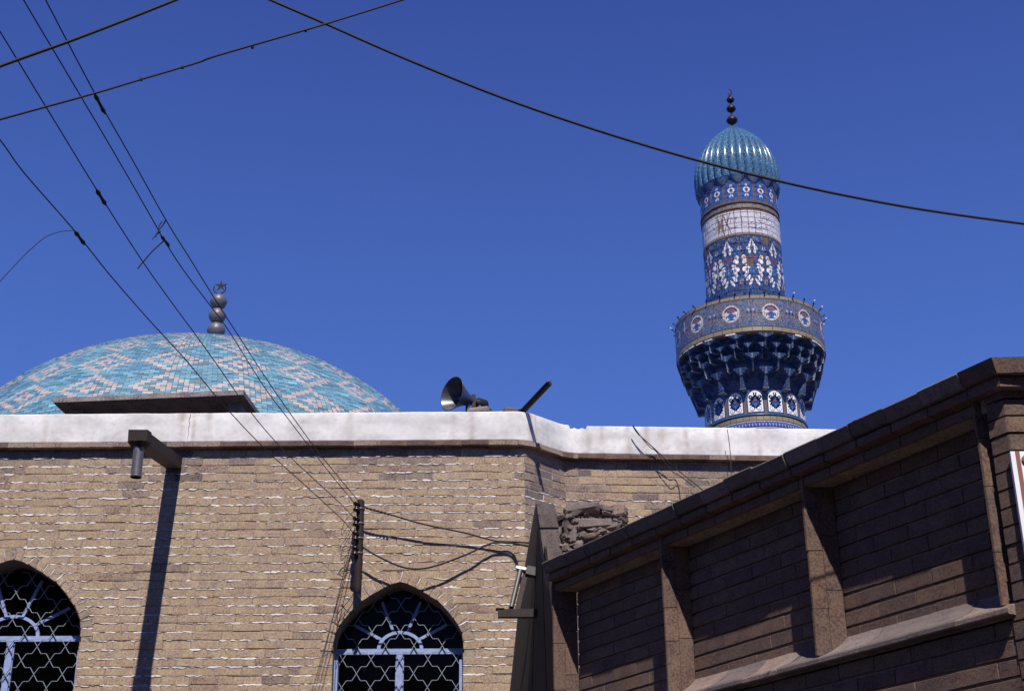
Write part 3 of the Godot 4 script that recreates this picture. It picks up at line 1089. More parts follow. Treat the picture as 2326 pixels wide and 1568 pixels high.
# one curved tile with edges: phi and y range, radius, uv range
func ring_tile(b: MB, p0: float, p1: float, y0: float, y1: float, r: float, u0: float, u1: float, v0: float, v1: float, tilt := 0.0, seg := 2, th := 0.014) -> void:
	for k in seg:
		var f0 := k / float(seg)
		var f1 := (k + 1) / float(seg)
		var a := lerpf(p0, p1, f0)
		var c := lerpf(p0, p1, f1)
		b.quad(mp(a, y0, r + tilt), mp(c, y0, r + tilt), mp(c, y1, r - tilt), mp(a, y1, r - tilt), Vector2(lerpf(u0, u1, f0), v0), Vector2(lerpf(u0, u1, f1), v0), Vector2(lerpf(u0, u1, f1), v1), Vector2(lerpf(u0, u1, f0), v1))
	var e := Vector2(u0, v0)
	b.quad(mp(p0, y0, r - th), mp(p1, y0, r - th), mp(p1, y0, r + tilt), mp(p0, y0, r + tilt), e, e, e, e)
	b.quad(mp(p0, y1, r - tilt), mp(p1, y1, r - tilt), mp(p1, y1, r - th), mp(p0, y1, r - th), e, e, e, e)
	b.quad(mp(p0, y0, r - th), mp(p0, y0, r + tilt), mp(p0, y1, r - tilt), mp(p0, y1, r - th), e, e, e, e)
	b.quad(mp(p1, y0, r + tilt), mp(p1, y0, r - th), mp(p1, y1, r - th), mp(p1, y1, r - tilt), e, e, e, e)

# a field of tiles: those on the street side are parts, the rest one mesh
func tile_field(parent: Node3D, called: String, m: Material, cols: int, repeats: float, phase: float, ys: Array, r: float, most: int, gap := 0.011, wear := 0.0) -> void:
	var rest := MB.new()
	var y_lo: float = ys[0]
	var y_hi: float = ys[ys.size() - 1]
	var cand := []
	for c in cols:
		for i in ys.size() - 1:
			var p0 := phase + TAU * c / cols
			var mid := wrapf(p0 + PI / cols, -PI, PI)
			cand.append([absf(mid), c, i])
	cand.sort_custom(func(a, b): return a[0] < b[0])
	for q in cand.size():
		var c: int = cand[q][1]
		var i: int = cand[q][2]
		var p0 := phase + TAU * c / cols + gap / r * 0.5
		var p1 := phase + TAU * (c + 1) / cols - gap / r * 0.5
		var y0: float = ys[i] + gap * 0.5
		var y1: float = ys[i + 1] - gap * 0.5
		var u0 := repeats * c / cols
		var u1 := repeats * (c + 1) / cols
		var v0: float = 1.0 - (ys[i] - y_lo) / (y_hi - y_lo)
		var v1: float = 1.0 - (ys[i + 1] - y_lo) / (y_hi - y_lo)
		var b := MB.new() if (q < most and cand[q][0] < 1.62) else rest
		if wear > 0.0 and rng.randf() < wear:
			continue                                 # a lost tile: the clay bed shows
		ring_tile(b, p0, p1, y0, y1, r + rng.randf_range(-0.004, 0.003), u0, u1, v0, v1, rng.randf_range(-0.0035, 0.0035))
		if b != rest:
			part(called, b.mesh(), m, parent)
	if rest.v.size() > 0:
		var o := part(called.replace("tile", "tiling"), rest.mesh(), m, parent)
		stuff(o)

func busy(img: Image, y0: int, y1: int, n: int, cols: Array, r0: float, r1: float, sd: int) -> void:
	var r := RandomNumberGenerator.new()
	r.seed = sd
	for i in n:
		var c: Color = cols[r.randi() % cols.size()]
		var rad := r.randf_range(r0, r1)
		disc(img, r.randf_range(0, img.get_width()), r.randf_range(y0 + rad, y1 - rad), rad, rad * r.randf_range(0.4, 1.0), c, r.randf() * PI)

func yellow_checks(w: int, h: int) -> Image:
	var img := blank(w, h, Color(0.50, 0.52, 0.50))
	var n := 10
	for k in n:
		var x := (k + 0.5) * w / n
		disc(img, x, h * 0.5, w / n * 0.36, h * 0.33, Color(0.66, 0.50, 0.12) if k % 3 else Color(0.60, 0.49, 0.18))
		disc(img, x, h * 0.5, w / n * 0.12, h * 0.12, Color(0.40, 0.50, 0.55))
	stroke(img, [Vector2(0, 2), Vector2(w, 2)], 4, Color(0.35, 0.29, 0.22))
	stroke(img, [Vector2(0, h - 2), Vector2(w, h - 2)], 4, Color(0.35, 0.29, 0.22))
	return img

func floral_image() -> Image:            # one tenth of the shaft, 0.72 x 2.4 m
	var w := 256
	var h := 860
	var img := blank(w, h, Color(0.21, 0.31, 0.50))
	busy(img, 0, h, 420, [Color(0.17, 0.23, 0.40), Color(0.28, 0.41, 0.60), Color(0.23, 0.36, 0.55), Color(0.16, 0.19, 0.33), Color(0.36, 0.34, 0.36)], 5, 16, 3)
	busy(img, 0, 70, 26, [Color(0.65, 0.52, 0.22), Color(0.30, 0.48, 0.70)], 4, 8, 5)
	busy(img, 560, h, 90, [Color(0.62, 0.50, 0.36), Color(0.40, 0.55, 0.75), Color(0.15, 0.19, 0.33), Color(0.58, 0.62, 0.72)], 3, 9, 6)
	var white := Color(0.84, 0.84, 0.87)
	var ink := Color(0.12, 0.12, 0.20)
	var cx := 128.0
	# big white spray about a stem, about half a metre across
	for q: Array in [[86, 20, 12, 30, 0.5], [120, 40, 16, 24, 0.9], [150, 26, 14, 22, 0.3], [205, 92, 24, 22, 0.2], [240, 84, 26, 30, 0.7], [285, 52, 26, 20, 0.4], [310, 92, 22, 26, 1.0], [345, 74, 18, 40, 0.35], [395, 58, 15, 34, 0.6], [430, 34, 14, 38, 0.7]]:
		for s: float in [-1.0, 1.0]:
			disc(img, cx + s * q[1], q[0], q[2], q[3], white, -s * q[4])
	for q: Array in [[120, 44, 5, 12, 0.9], [262, 70, 6, 18, 0.9], [318, 66, 5, 16, 0.2], [352, 98, 6, 14, 0.8], [410, 46, 4, 20, 0.6], [288, 34, 6, 10, 0.0]]:
		for s: float in [-1.0, 1.0]:
			disc(img, cx + s * q[1], q[0], q[2], q[3], ink, -s * q[4])
	disc(img, cx, 70, 9, 34, white)
	disc(img, cx, 78, 5, 24, Color(0.30, 0.13, 0.20))
	disc(img, cx, 212, 58, 20, Color(0.44, 0.30, 0.42))
	busy(img, 190, 234, 8, [Color(0.5, 0.4, 0.5), Color(0.3, 0.25, 0.4)], 4, 7, 15)
	for s: float in [-1.0, 1.0]:
		disc(img, cx + s * 82, 205, 12, 12, Color(0.66, 0.53, 0.20))
	disc(img, cx, 330, 22, 44, Color(0.20, 0.36, 0.62))
	disc(img, cx, 330, 6, 10, Color(0.60, 0.55, 0.25))
	flower(img, 0, 120, 22, 5, Color(0.7, 0.7, 0.74), Color(0.2, 0.15, 0.3))
	flower(img, 0, 420, 26, 6, Color(0.56, 0.52, 0.56), Color(0.60, 0.40, 0.20))
	flower(img, 60, 640, 30, 6, Color(0.62, 0.50, 0.40), Color(0.75, 0.62, 0.30))
	flower(img, 190, 700, 30, 6, Color(0.66, 0.48, 0.38), Color(0.72, 0.56, 0.25))
	flower(img, 110, 770, 26, 5, Color(0.36, 0.56, 0.78), Color(0.70, 0.62, 0.52))
	flower(img, 20, 800, 24, 5, Color(0.62, 0.58, 0.50), Color(0.66, 0.45, 0.2))
	stroke(img, [Vector2(0, h - 14), Vector2(w, h - 14)], 26, Color(0.46, 0.40, 0.34))
	mottled(img, 0.35, 8)
	return img

func script_image() -> Image:             # band of white tiles with dark script strokes: a third of the shaft
	var w := 768
	var h := 280
	var img := blank(w, h, Color(0.80, 0.80, 0.84))
	var r := RandomNumberGenerator.new()
	r.seed = 41
	var ink := Color(0.22, 0.21, 0.36)
	for i in 34:
		var x := r.randf() * w
		var y := r.randf_range(60, 230)
		var k := r.randi() % 3
		if k == 0:
			stroke(img, [Vector2(x, y - r.randf_range(50, 90)), Vector2(x + 5, y - 20), Vector2(x + 2, y)], 5, ink)
		elif k == 1:
			var p := []
			for j in 9:
				p.append(Vector2(x + cos(PI * j / 8.0) * 30.0, y + sin(PI * j / 8.0) * 20.0))
			stroke(img, p, 5, ink)
		else:
			stroke(img, [Vector2(x, y), Vector2(x + 30, y - 8), Vector2(x + 60, y + 3), Vector2(x + 84, y - 20)], 5, ink)
	for i in 30:
		disc(img, r.randf() * w, r.randf_range(50, 240), 4, 4, ink)
	# crossed mending boards patch of bare clay beside the script
	var clay := Color(0.50, 0.42, 0.36)
	for x in range(150, 214):
		for y in h:
			img.set_pixel(x, y, clay if absf(y - 140.0) * 0.3 < absf(x - 182.0) + 6.0 or x < 156 else Color(0.76, 0.76, 0.80))
	stroke(img, [Vector2(214, 30), Vector2(282, 250)], 8, Color(0.36, 0.25, 0.18))
	stroke(img, [Vector2(282, 30), Vector2(214, 250)], 8, Color(0.36, 0.25, 0.18))
	for q: Array in [[0, 22], [h - 22, h]]:
		for y in range(q[0], q[1]):
			for x in w:
				img.set_pixel(x, y, Color(0.47, 0.41, 0.36) if (x / 40 + y / 11) % 3 else Color(0.56, 0.47, 0.33))
	mottled(img, 0.10, 9)
	return img

func collar_image() -> Image:              # panels under the ribbed cap: a sixteenth
	var w := 128
	var h := 220
	var img := blank(w, h, Color(0.23, 0.34, 0.56))
	busy(img, 0, h, 40, [Color(0.26, 0.42, 0.68), Color(0.18, 0.30, 0.54)], 5, 12, 2)
	var white := Color(0.84, 0.84, 0.87)
	ring(img, 64, 120, 22, 17, 14, white)
	disc(img, 64, 120, 8, 14, Color(0.3, 0.2, 0.25))
	disc(img, 64, 78, 8, 12, white)
	disc(img, 56, 168, 7, 14, white, 0.5)
	disc(img, 72, 168, 7, 14, white, -0.5)
	for x: int in [0, w - 1]:
		stroke(img, [Vector2(x, 0), Vector2(x, h)], 14, Color(0.47, 0.39, 0.34))
	stroke(img, [Vector2(0, 4), Vector2(w, 4)], 8, Color(0.40, 0.33, 0.27))
	stroke(img, [Vector2(0, h - 4), Vector2(w, h - 4)], 10, Color(0.47, 0.38, 0.28))
	mottled(img, 0.15, 12)
	return img

func balcony_image() -> Image:             # a twelfth of the balcony wall
	var w := 512
	var h := 400
	var img := blank(w, h, Color(0.34, 0.39, 0.48))
	busy(img, 0, h, 620, [Color(0.24, 0.34, 0.52), Color(0.42, 0.47, 0.55), Color(0.50, 0.43, 0.41), Color(0.20, 0.27, 0.43), Color(0.36, 0.49, 0.62), Color(0.47, 0.39, 0.35), Color(0.44, 0.40, 0.42)], 5, 17, 21)
	busy(img, 0, h, 160, [Color(0.58, 0.62, 0.70), Color(0.56, 0.44, 0.36), Color(0.16, 0.20, 0.34)], 2, 7, 22)
	var white := Color(0.86, 0.86, 0.88)
	var cx := 256.0
	var cy := 190.0
	disc(img, cx, cy, 122, 132, Color(0.55, 0.46, 0.36))
	disc(img, cx, cy, 110, 120, Color(0.78, 0.78, 0.80))
	disc(img, cx, cy - 46, 62, 42, Color(0.46, 0.34, 0.40))
	for k in 12:
		var a := PI + PI * k / 11.0
		disc(img, cx + cos(a) * 74, cy - 36 + sin(a) * 56, 12, 9, Color(0.13, 0.15, 0.26))
	disc(img, cx, cy + 38, 44, 42, Color(0.23, 0.37, 0.60))
	disc(img, cx, cy + 88, 58, 10, Color(0.20, 0.22, 0.34))
	disc(img, cx - 58, cy + 40, 10, 26, Color(0.30, 0.35, 0.46), 0.4)
	disc(img, cx + 58, cy + 40, 10, 26, Color(0.30, 0.35, 0.46), -0.4)
	# darker small medallion between the white ones
	ring(img, 0, cy, 78, 98, 9, Color(0.48, 0.46, 0.48))
	disc(img, 0, cy, 66, 86, Color(0.30, 0.38, 0.54))
	for s: float in [-1.0, 1.0]:
		disc(img, posmod(int(s * 30), w), cy - 34, 16, 22, Color(0.62, 0.62, 0.68), s * 0.5)
		disc(img, posmod(int(s * 28), w), cy + 36, 20, 26, Color(0.52, 0.42, 0.36), -s * 0.5)
		disc(img, posmod(int(s * 44), w), cy + 4, 12, 12, Color(0.12, 0.13, 0.24))
	disc(img, 0, cy, 10, 20, Color(0.16, 0.18, 0.32))
	mottled(img, 0.20, 13)
	return img

func drum_image() -> Image:                # arched panel, a sixteenth of the drum
	var w := 256
	var h := 280
	var img := blank(w, h, Color(0.22, 0.34, 0.50))
	busy(img, 0, h, 60, [Color(0.26, 0.40, 0.56), Color(0.18, 0.28, 0.44)], 4, 10, 31)
	for x: int in [0, w - 1]:
		stroke(img, [Vector2(x, 60), Vector2(x, h)], 26, Color(0.45, 0.40, 0.36))
		for k in 9:
			disc(img, x, 70 + k * 24, 9, 5, Color(0.60, 0.48, 0.24), 0.6)
	var white := Color(0.93, 0.93, 0.94)
	var ink := Color(0.05, 0.05, 0.10)
	for q: Array in [[104.0, Color(0.09, 0.12, 0.28)], [96.0, white]]:
		var hw: float = q[0]
		disc(img, 128, 110, hw, hw, q[1])
		img.fill_rect(Rect2i(int(128 - hw), 110, int(hw * 2), 150 if q[1] == white else 158), q[1])
	# dark leaves leave white scrolls
	disc(img, 128, 140, 66, 78, ink)
	for k in 14:
		var a := TAU * k / 14.0
		disc(img, 128 + cos(a) * 68, 140 + sin(a) * 80, 17, 11, ink, a)
	for s: float in [-1.0, 1.0]:
		disc(img, 128 + s * 34, 62, 13, 19, white, s * 0.6)
		disc(img, 128 + s * 14, 44, 9, 13, ink, s * 0.3)
		disc(img, 128 + s * 72, 82, 11, 20, ink, -s * 0.7)
		disc(img, 128 + s * 46, 226, 33, 29, ink)
		disc(img, 128 + s * 46, 226, 27, 23, white)
		for j in 3:
			stroke(img, [Vector2(128 + s * 46, 222), Vector2(128 + s * 46 + (j - 1) * 13, 246)], 3, ink)
		disc(img, 128 + s * 30, 158, 18, 26, Color(0.20, 0.32, 0.54), s * 0.5)
	disc(img, 128, 114, 16, 28, Color(0.20, 0.30, 0.52))
	disc(img, 128, 128, 26, 12, Color(0.46, 0.34, 0.42))
	disc(img, 128, 178, 16, 26, Color(0.24, 0.42, 0.70))
	return img

func band_image() -> Image:                # blue scroll band at the foot
	var img := blank(256, 64, Color(0.11, 0.17, 0.46))
	var white := Color(0.70, 0.74, 0.86)
	for k in 6:
		var x := 20.0 + k * 42.7
		if k % 2:
			flower(img, x, 32, 17, 6, white, Color(0.2, 0.3, 0.6))
		else:
			stroke(img, [Vector2(x - 18, 44), Vector2(x - 6, 18), Vector2(x + 6, 40), Vector2(x + 18, 20)], 5, Color(0.45, 0.55, 0.80))
			disc(img, x, 14, 7, 4, white, 0.4)
	stroke(img, [Vector2(0, 4), Vector2(256, 4)], 7, Color(0.80, 0.82, 0.88))
	stroke(img, [Vector2(0, 61), Vector2(256, 61)], 6, Color(0.80, 0.82, 0.88))
	return img

func niche_image() -> Image:
	var img := blank(256, 256, Color(0.19, 0.28, 0.47))
	busy(img, 0, 256, 130, [Color(0.16, 0.22, 0.40), Color(0.24, 0.36, 0.56), Color(0.28, 0.42, 0.58), Color(0.15, 0.15, 0.26)], 5, 14, 51)
	busy(img, 0, 256, 46, [Color(0.45, 0.50, 0.62), Color(0.48, 0.40, 0.24), Color(0.28, 0.44, 0.64)], 3, 8, 52)
	for x: int in [4, 252]:
		stroke(img, [Vector2(x, 0), Vector2(x, 256)], 9, Color(0.44, 0.48, 0.54))
	stroke(img, [Vector2(0, 250), Vector2(256, 250)], 11, Color(0.74, 0.76, 0.80))
	ring(img, 128, 150, 40, 64, 7, Color(0.46, 0.40, 0.26))
	return img

func niche_mesh(ro0: float, ro1: float, ri: float, y0: float, y1: float, count: int, bot_r: float) -> ArrayMesh:
	var b := MB.new()
	var nx := 12
	var ny := 9
	var half := PI / count
	var rows := []
	for j in ny + 1:
		var t := j / float(ny)
		var row := PackedVector3Array()
		for i in nx + 1:
			var x := -1.0 + 2.0 * i / nx
			var a := 0.97 - 0.5 * pow(absf(x), 2.0)
			var ro := lerpf(ro0, ro1, pow(t, 0.8))
			var g := 0.0
			if t < a:
				g = pow(1.0 - pow(absf(x), 5.0), 0.5) * (1.0 - pow(t / a, 6.0))
			if absf(x) < 0.999 and absf(x) > 0.9:
				g *= 0.7
			var r := lerpf(ro, ri, g)
			var ph := x * half
			row.append(Vector3(sin(ph) * r, y0 + (y1 - y0) * t, cos(ph) * r))
		rows.append(row)
	b.grid(rows, false, false, 1.0, 1.0, true)
	# underside lip
	for i in nx:
		var p: Vector3 = rows[0][i]
		var q: Vector3 = rows[0][i + 1]
		var pr := Vector3(p.x, 0, p.z).normalized() * bot_r + Vector3(0, y0 - 0.002, 0)
		var qr := Vector3(q.x, 0, q.z).normalized() * bot_r + Vector3(0, y0 - 0.002, 0)
		b.quad(pr, qr, q, p, Vector2(0.5, 0.97), Vector2(0.55, 0.97), Vector2(0.55, 0.99), Vector2(0.5, 0.99))
	return b.mesh()

func build_minaret() -> void:
	m_face = atan2(-MX, MF)
	var mn := thing("minaret", "tall blue tiled minaret with ringed balcony and ribbed turquoise cap", "minaret", Vector3(MX, 0, -MF))
	var ax := Vector3(MX, CAM_H, -MF)
	var step := TAU / 16.0
	# cores under the tiles
	var b := MB.new()
	b.lathe(ax, Vector3.UP, [Vector2(1.6, -1.6), Vector2(1.45, 6.0), Vector2(1.40, 13.0), Vector2(1.395, 14.7), Vector2(1.0, 14.71)], 48)
	part("base_shaft", b.mesh(), M.grout, mn)
	b = MB.new()
	b.lathe(ax, Vector3.UP, [Vector2(1.2, 14.5), Vector2(1.133, 16.0), Vector2(1.133, 21.9)], 64)
	part("shaft", b.mesh(), M.grout, mn)
	# foot: scroll band, yellow band, ring moulding, arched panels
	var yel := gloss(tex(yellow_checks(256, 64)), 0.35)
	tile_field(mn, "foot_tile", gloss(tex(band_image())), 32, 32.0, 0.026, [13.52, 13.735], 1.412, 14)
	tile_field(mn, "plain_tile", M.grout, 32, 32.0, 0.026, [13.2, 13.36, 13.515], 1.412, 28)
	tile_field(mn, "yellow_tile", yel, 48, 48.0, 0.026, [13.74, 13.875], 1.414, 24)
	b = MB.new()
	b.lathe(ax, Vector3.UP, [Vector2(1.39, 13.88), Vector2(1.432, 13.89), Vector2(1.437, 13.91), Vector2(1.42, 13.935), Vector2(1.39, 13.94)], 64)
	part("moulding", b.mesh(), mat(Color(0.24, 0.36, 0.48), 0.3), mn)
	var drum_m := gloss(tex(drum_image()), 0.2)
	for k in 16:
		var db := MB.new()
		var p := 0.026 + (k - 0.5) * step
		ring_tile(db, p + 0.004, p + step - 0.004, 13.945, 14.64, 1.412, 0, 1, 1, 0, 0.0, 4)
		part("arched_panel", db.mesh(), drum_m, mn)
	# stalactite vault: three tiers of niches
	var nm := gloss(tex(niche_image()), 0.5)
	var base_turn := m_face + 0.026
	for tier: Array in [[1.60, 1.80, 1.37, 14.60, 15.16, 16, 1.38, 0.0], [1.82, 1.93, 1.52, 15.10, 15.52, 16, 1.50, 0.5], [1.94, 2.02, 1.66, 15.44, 15.78, 32, 1.66, 0.25], [2.03, 2.095, 1.75, 15.70, 16.03, 16, 1.74, 0.0]]:
		var msh := niche_mesh(tier[0], tier[1], tier[2], tier[3], tier[4], tier[5], tier[6])
		for k in (tier[5] as int):
			var turn: float = base_turn + (k + tier[7]) * TAU / tier[5]
			part("vault_niche", msh, nm, mn, Transform3D(Basis(Vector3.UP, turn), ax))
		# bracket between niches
	var foot := MB.new()
	foot.box(Basis(), Vector3.ZERO, Vector3(-0.085, 14.60, 1.41), Vector3(0.085, 14.615, 1.625))
	foot.quad(Vector3(-0.075, 14.615, 1.62), Vector3(0.075, 14.615, 1.62), Vector3(0.02, 14.98, 1.735), Vector3(-0.02, 14.98, 1.735), Vector2(0.3, 0.9), Vector2(0.7, 0.9), Vector2(0.6, 0.2), Vector2(0.4, 0.2))
	foot.quad(Vector3(-0.075, 14.615, 1.42), Vector3(-0.075, 14.615, 1.62), Vector3(-0.02, 14.98, 1.735), Vector3(-0.02, 14.98, 1.6), Vector2(0.1, 0.9), Vector2(0.3, 0.9), Vector2(0.3, 0.2), Vector2(0.1, 0.2))
	foot.quad(Vector3(0.075, 14.615, 1.62), Vector3(0.075, 14.615, 1.42), Vector3(0.02, 14.98, 1.6), Vector3(0.02, 14.98, 1.735), Vector2(0.1, 0.9), Vector2(0.3, 0.9), Vector2(0.3, 0.2), Vector2(0.1, 0.2))
	var fm := foot.mesh()
	for k in 16:
		part("vault_bracket", fm, nm, mn, Transform3D(Basis(Vector3.UP, base_turn + (k + 0.5) * step), ax))
	# balcony
	b = MB.new()
	b.lathe(ax, Vector3.UP, [Vector2(1.1, 15.95), Vector2(2.02, 16.0), Vector2(2.092, 16.03), Vector2(2.092, 17.15), Vector2(2.10, 17.165), Vector2(1.98, 17.165), Vector2(1.98, 16.3), Vector2(1.1, 16.3)], 72)
	part("balcony_core", b.mesh(), M.grout, mn)
	tile_field(mn, "border_tile", yel, 48, 48.0, -0.21, [16.075, 16.215], 2.112, 26)
	tile_field(mn, "balcony_tile", gloss(tex(balcony_image()), 0.3), 36, 12.0, -0.21 - PI / 12.0, [16.22, 16.61, 17.045], 2.110, 40, 0.008)
	tile_field(mn, "edge_tile", yel, 48, 48.0, -0.21, [17.05, 17.165], 2.112, 26)
	for k in 40:
		var rim := MB.new()
		ring_tile(rim, TAU * k / 40 + 0.012, TAU * (k + 1) / 40 - 0.012 - rng.randf() * 0.03, 16.028, 16.068, 2.108 + rng.randf_range(-0.01, 0.004), 0.4, 0.6, 0.5, 0.5)
		part("rim_brick", rim.mesh(), M.plaster if rng.randf() < 0.55 else M.dark_wall, mn)
	# lamp holders round the balcony rim
	for k in 32:
		var ph := TAU * k / 32.0 + 0.05
		var lh := MB.new()
		var jig := rng.randf_range(-0.25, 0.25)
		lh.tube(PackedVector3Array([mp(ph, 17.10, 2.09), mp(ph, 17.16, 2.15), mp(ph + jig * 0.05, 17.19, 2.165)]), 0.014, 5)
		lh.tube(PackedVector3Array([mp(ph + jig * 0.05, 17.18, 2.16), mp(ph + jig * 0.08, 17.21, 2.19)]), 0.024, 6)
		var holder := part("lamp_holder", lh.mesh(), M.black, mn)
		if (sin(ph) > 0.55 and k % 3 != 1) or k == 24:
			var bl := MB.new()
			var c := mp(ph + jig * 0.10, 17.26, 2.225)
			bl.lathe(c, Vector3.UP, [Vector2(0.004, -0.026), Vector2(0.02, -0.015), Vector2(0.025, 0.0), Vector2(0.019, 0.016), Vector2(0.003, 0.025)], 8)
			part("bulb", bl.mesh(), M.bulb, holder, Transform3D(Basis(), Vector3.ZERO))
	# shaft tiles
	var ys := []
	for i in 13:
		ys.append(16.55 + (19.535 - 16.55) * i / 12.0)
	tile_field(mn, "floral_tile", gloss(tex(floral_image()), 0.16), 40, 10.0, 0.25 - PI / 10.0, ys, 1.147, 190, 0.018, 0.014)
	tile_field(mn, "script_tile", gloss(tex(script_image()), 0.16), 36, 3.0, -0.336 - TAU / 3.0 * 0.323, [19.54, 19.62, 19.78, 19.95, 20.12, 20.29, 20.41], 1.148, 110, 0.020, 0.014)
	b = MB.new()
	b.lathe(ax, Vector3.UP, [Vector2(1.14, 20.405), Vector2(1.165, 20.415), Vector2(1.165, 20.44), Vector2(1.145, 20.45)], 64)
	b.lathe(ax, Vector3.UP, [Vector2(1.14, 20.60), Vector2(1.17, 20.61), Vector2(1.17, 20.645), Vector2(1.14, 20.655)], 64)
	part("clay_moulding", b.mesh(), M.grout, mn)
	var bb := blank(64, 32, Color(0.46, 0.42, 0.40))
	busy(bb, 0, 32, 26, [Color(0.22, 0.26, 0.42), Color(0.55, 0.46, 0.28), Color(0.52, 0.50, 0.50), Color(0.30, 0.24, 0.22)], 2, 7, 61)
	tile_field(mn, "border_tile", gloss(tex(bb), 0.4), 24, 24.0, 0.1, [20.452, 20.60], 1.143, 12)
	tile_field(mn, "collar_tile", gloss(tex(collar_image()), 0.14), 32, 16.0, 0.03, [20.66, 20.82, 20.98, 21.15, 21.32, 21.5], 1.147, 75, 0.014, 0.02)
	# ribbed cap: 32 ribs, 16 hanging lobes
	var prof := [Vector2(1.245, 21.52), Vector2(1.27, 21.74), Vector2(1.28, 21.96), Vector2(1.268, 22.18), Vector2(1.225, 22.42), Vector2(1.15, 22.66), Vector2(1.045, 22.88), Vector2(0.905, 23.10), Vector2(0.735, 23.31), Vector2(0.545, 23.50), Vector2(0.35, 23.67), Vector2(0.18, 23.80), Vector2(0.065, 23.88), Vector2(0.03, 23.94)]
	var rib := MB.new()
	var rrows := []
	for p: Vector2 in prof:
		var row := PackedVector3Array()
		for i in 9:
			var x := -1.0 + 2.0 * i / 8.0
			var bulge := sqrt(maxf(1.0 - x * x, 0.0))
			var r := p.x * (0.930 + 0.078 * bulge)
			var a := x * PI / 32.0
			row.append(Vector3(sin(a) * r, p.y, cos(a) * r))
		rrows.append(row)
	rib.grid(rrows, false, false, 1.0, 8.0)
	var cimg := blank(64, 256, Color(0.29, 0.46, 0.60))
	busy(cimg, 0, 256, 520, [Color(0.23, 0.40, 0.55), Color(0.35, 0.54, 0.68), Color(0.27, 0.44, 0.59), Color(0.21, 0.34, 0.47), Color(0.42, 0.61, 0.73)], 2, 5, 71)
	busy(cimg, 0, 256, 240, [Color(0.10, 0.15, 0.20), Color(0.40, 0.34, 0.32), Color(0.14, 0.22, 0.30)], 1.5, 4, 72)
	for k in 26:
		stroke(cimg, [Vector2(0, k * 10), Vector2(64, k * 10)], 1, Color(0.24, 0.36, 0.42))
	var cap_m := gloss(tex(cimg), 0.2)
	cap_m.uv1_scale = Vector3(1, 0.35, 1)
	var rmesh := rib.mesh()
	for k in 32:
		part("cap_rib", rmesh, cap_m, mn, Transform3D(Basis(Vector3.UP, m_face + 0.03 + (k + 0.5) * TAU / 32.0), ax))
	var lobe := MB.new()
	var lrows := []
	for j in 6:
		var t := j / 5.0
		var row := PackedVector3Array()
		for i in 9:
			var x := -1.0 + 2.0 * i / 8.0
			var yb := 21.20 + 0.26 * pow(absf(x), 1.4)
			var y := lerpf(yb, 21.53, t)
			var r := lerpf(1.152, 1.245, pow(t, 0.6)) - 0.02 * (1.0 - absf(x)) * (1.0 - t) * 0.0
			var a := x * PI / 16.0
			row.append(Vector3(sin(a) * r, y, cos(a) * r))
		lrows.append(row)
	lobe.grid(lrows, false, false, 1.0, 1.0, true)
	var lmesh := lobe.mesh()
	for k in 16:
		part("cap_lobe", lmesh, nm, mn, Transform3D(Basis(Vector3.UP, m_face + 0.03 + k * step), ax))
	# finial
	var fin := pivot("finial", mn, ax + Vector3(0, 23.9, 0))
	b = MB.new()
	b.lathe(ax, Vector3.UP, [Vector2(0.05, 23.85), Vector2(0.03, 23.98), Vector2(0.022, 24.98), Vector2(0.0, 25.0)], 12)
	part("stem", b.mesh(), M.bronze, fin)
	for q: Array in [[24.12, 0.168, 0.125], [24.54, 0.142, 0.115], [24.865, 0.118, 0.10]]:
		var ball := MB.new()
		var pr := []
		for i in 13:
			var an := -PI * 0.5 + PI * i / 12.0
			pr.append(Vector2(maxf(q[1] * cos(an), 0.02) * (1.05 if i == 6 else 1.0), q[2] * sin(an) * (1.0 if sin(an) < 0.0 else 1.15)))
		ball.lathe(ax + Vector3(0, q[0], 0), Vector3.UP, pr, 20)
		part("ball", ball.mesh(), M.bronze, fin)
	b = MB.new()
	var cr := PackedVector3Array()
	for i in 11:
		var an := deg_to_rad(-70.0 + 120.0 * i / 10.0)
		cr.append(ax + Vector3(-0.12 + cos(an) * 0.16, 25.13 + sin(an) * 0.17, cos(an) * 0.04))
	b.tube(cr, 0.02, 5)
	b.tube(PackedVector3Array([ax + Vector3(-0.01, 24.97, 0), ax + Vector3(-0.06, 25.12, 0)]), 0.014, 5)
	part("crescent", b.mesh(), M.bronze, fin)

# ------------------------------------------------------------------ the low brick building beside the street
const NS := Vector3(-0.4924, 0, -0.8704)
const NN := Vector3(-0.8704, 0, 0.4924)

func nb(s: float, y: float, n: float) -> Vector3:        # s away along the front, y above the camera, n out to the street
	return Vector3(2.0223, y + CAM_H, -5.6) + NS * s + NN * n

func front_bricks(root: Node3D, s0: float, s1: float, y0: float, y1: float, n: float, pitch: float, shapes: Array, off: float) -> void:
	var y := y1 - pitch * 0.5
	var r := 0
	while y > y0 + pitch * 0.3:
		var s := s0
		var first := true
		while s < s1 - 0.01:
			var L := rng.randf_range(0.228, 0.245)
			if first and (r + int(off)) % 2 == 0:
				L *= 0.5
			first = false
			if s + L > s1 - 0.06:
				L = s1 - s
			var c := nb(s + L * 0.5, y + rng.randf_range(-0.0015, 0.0015), n + rng.randf_range(-0.0018, 0.0015))
			part("brick", shapes[rng.randi() % shapes.size()], M.near_brick[rng.randi() % 5], root, Transform3D(Basis(-NS * ((L - 0.0012) / 0.24), Vector3.UP, NN), c))
			s += L
		y -= pitch
		r += 1

func plan(b: MB, pts: Array, y0: float, y1: float) -> void:
	var poly := PackedVector2Array()
	for p: Vector3 in pts:
		poly.append(Vector2(p.x, p.z))
	if Geometry2D.is_polygon_clockwise(poly):
		poly.reverse()
	b.extrude(poly, func(p_, q_, h_): return Vector3(p_, h_ + CAM_H, q_), y1, y0)

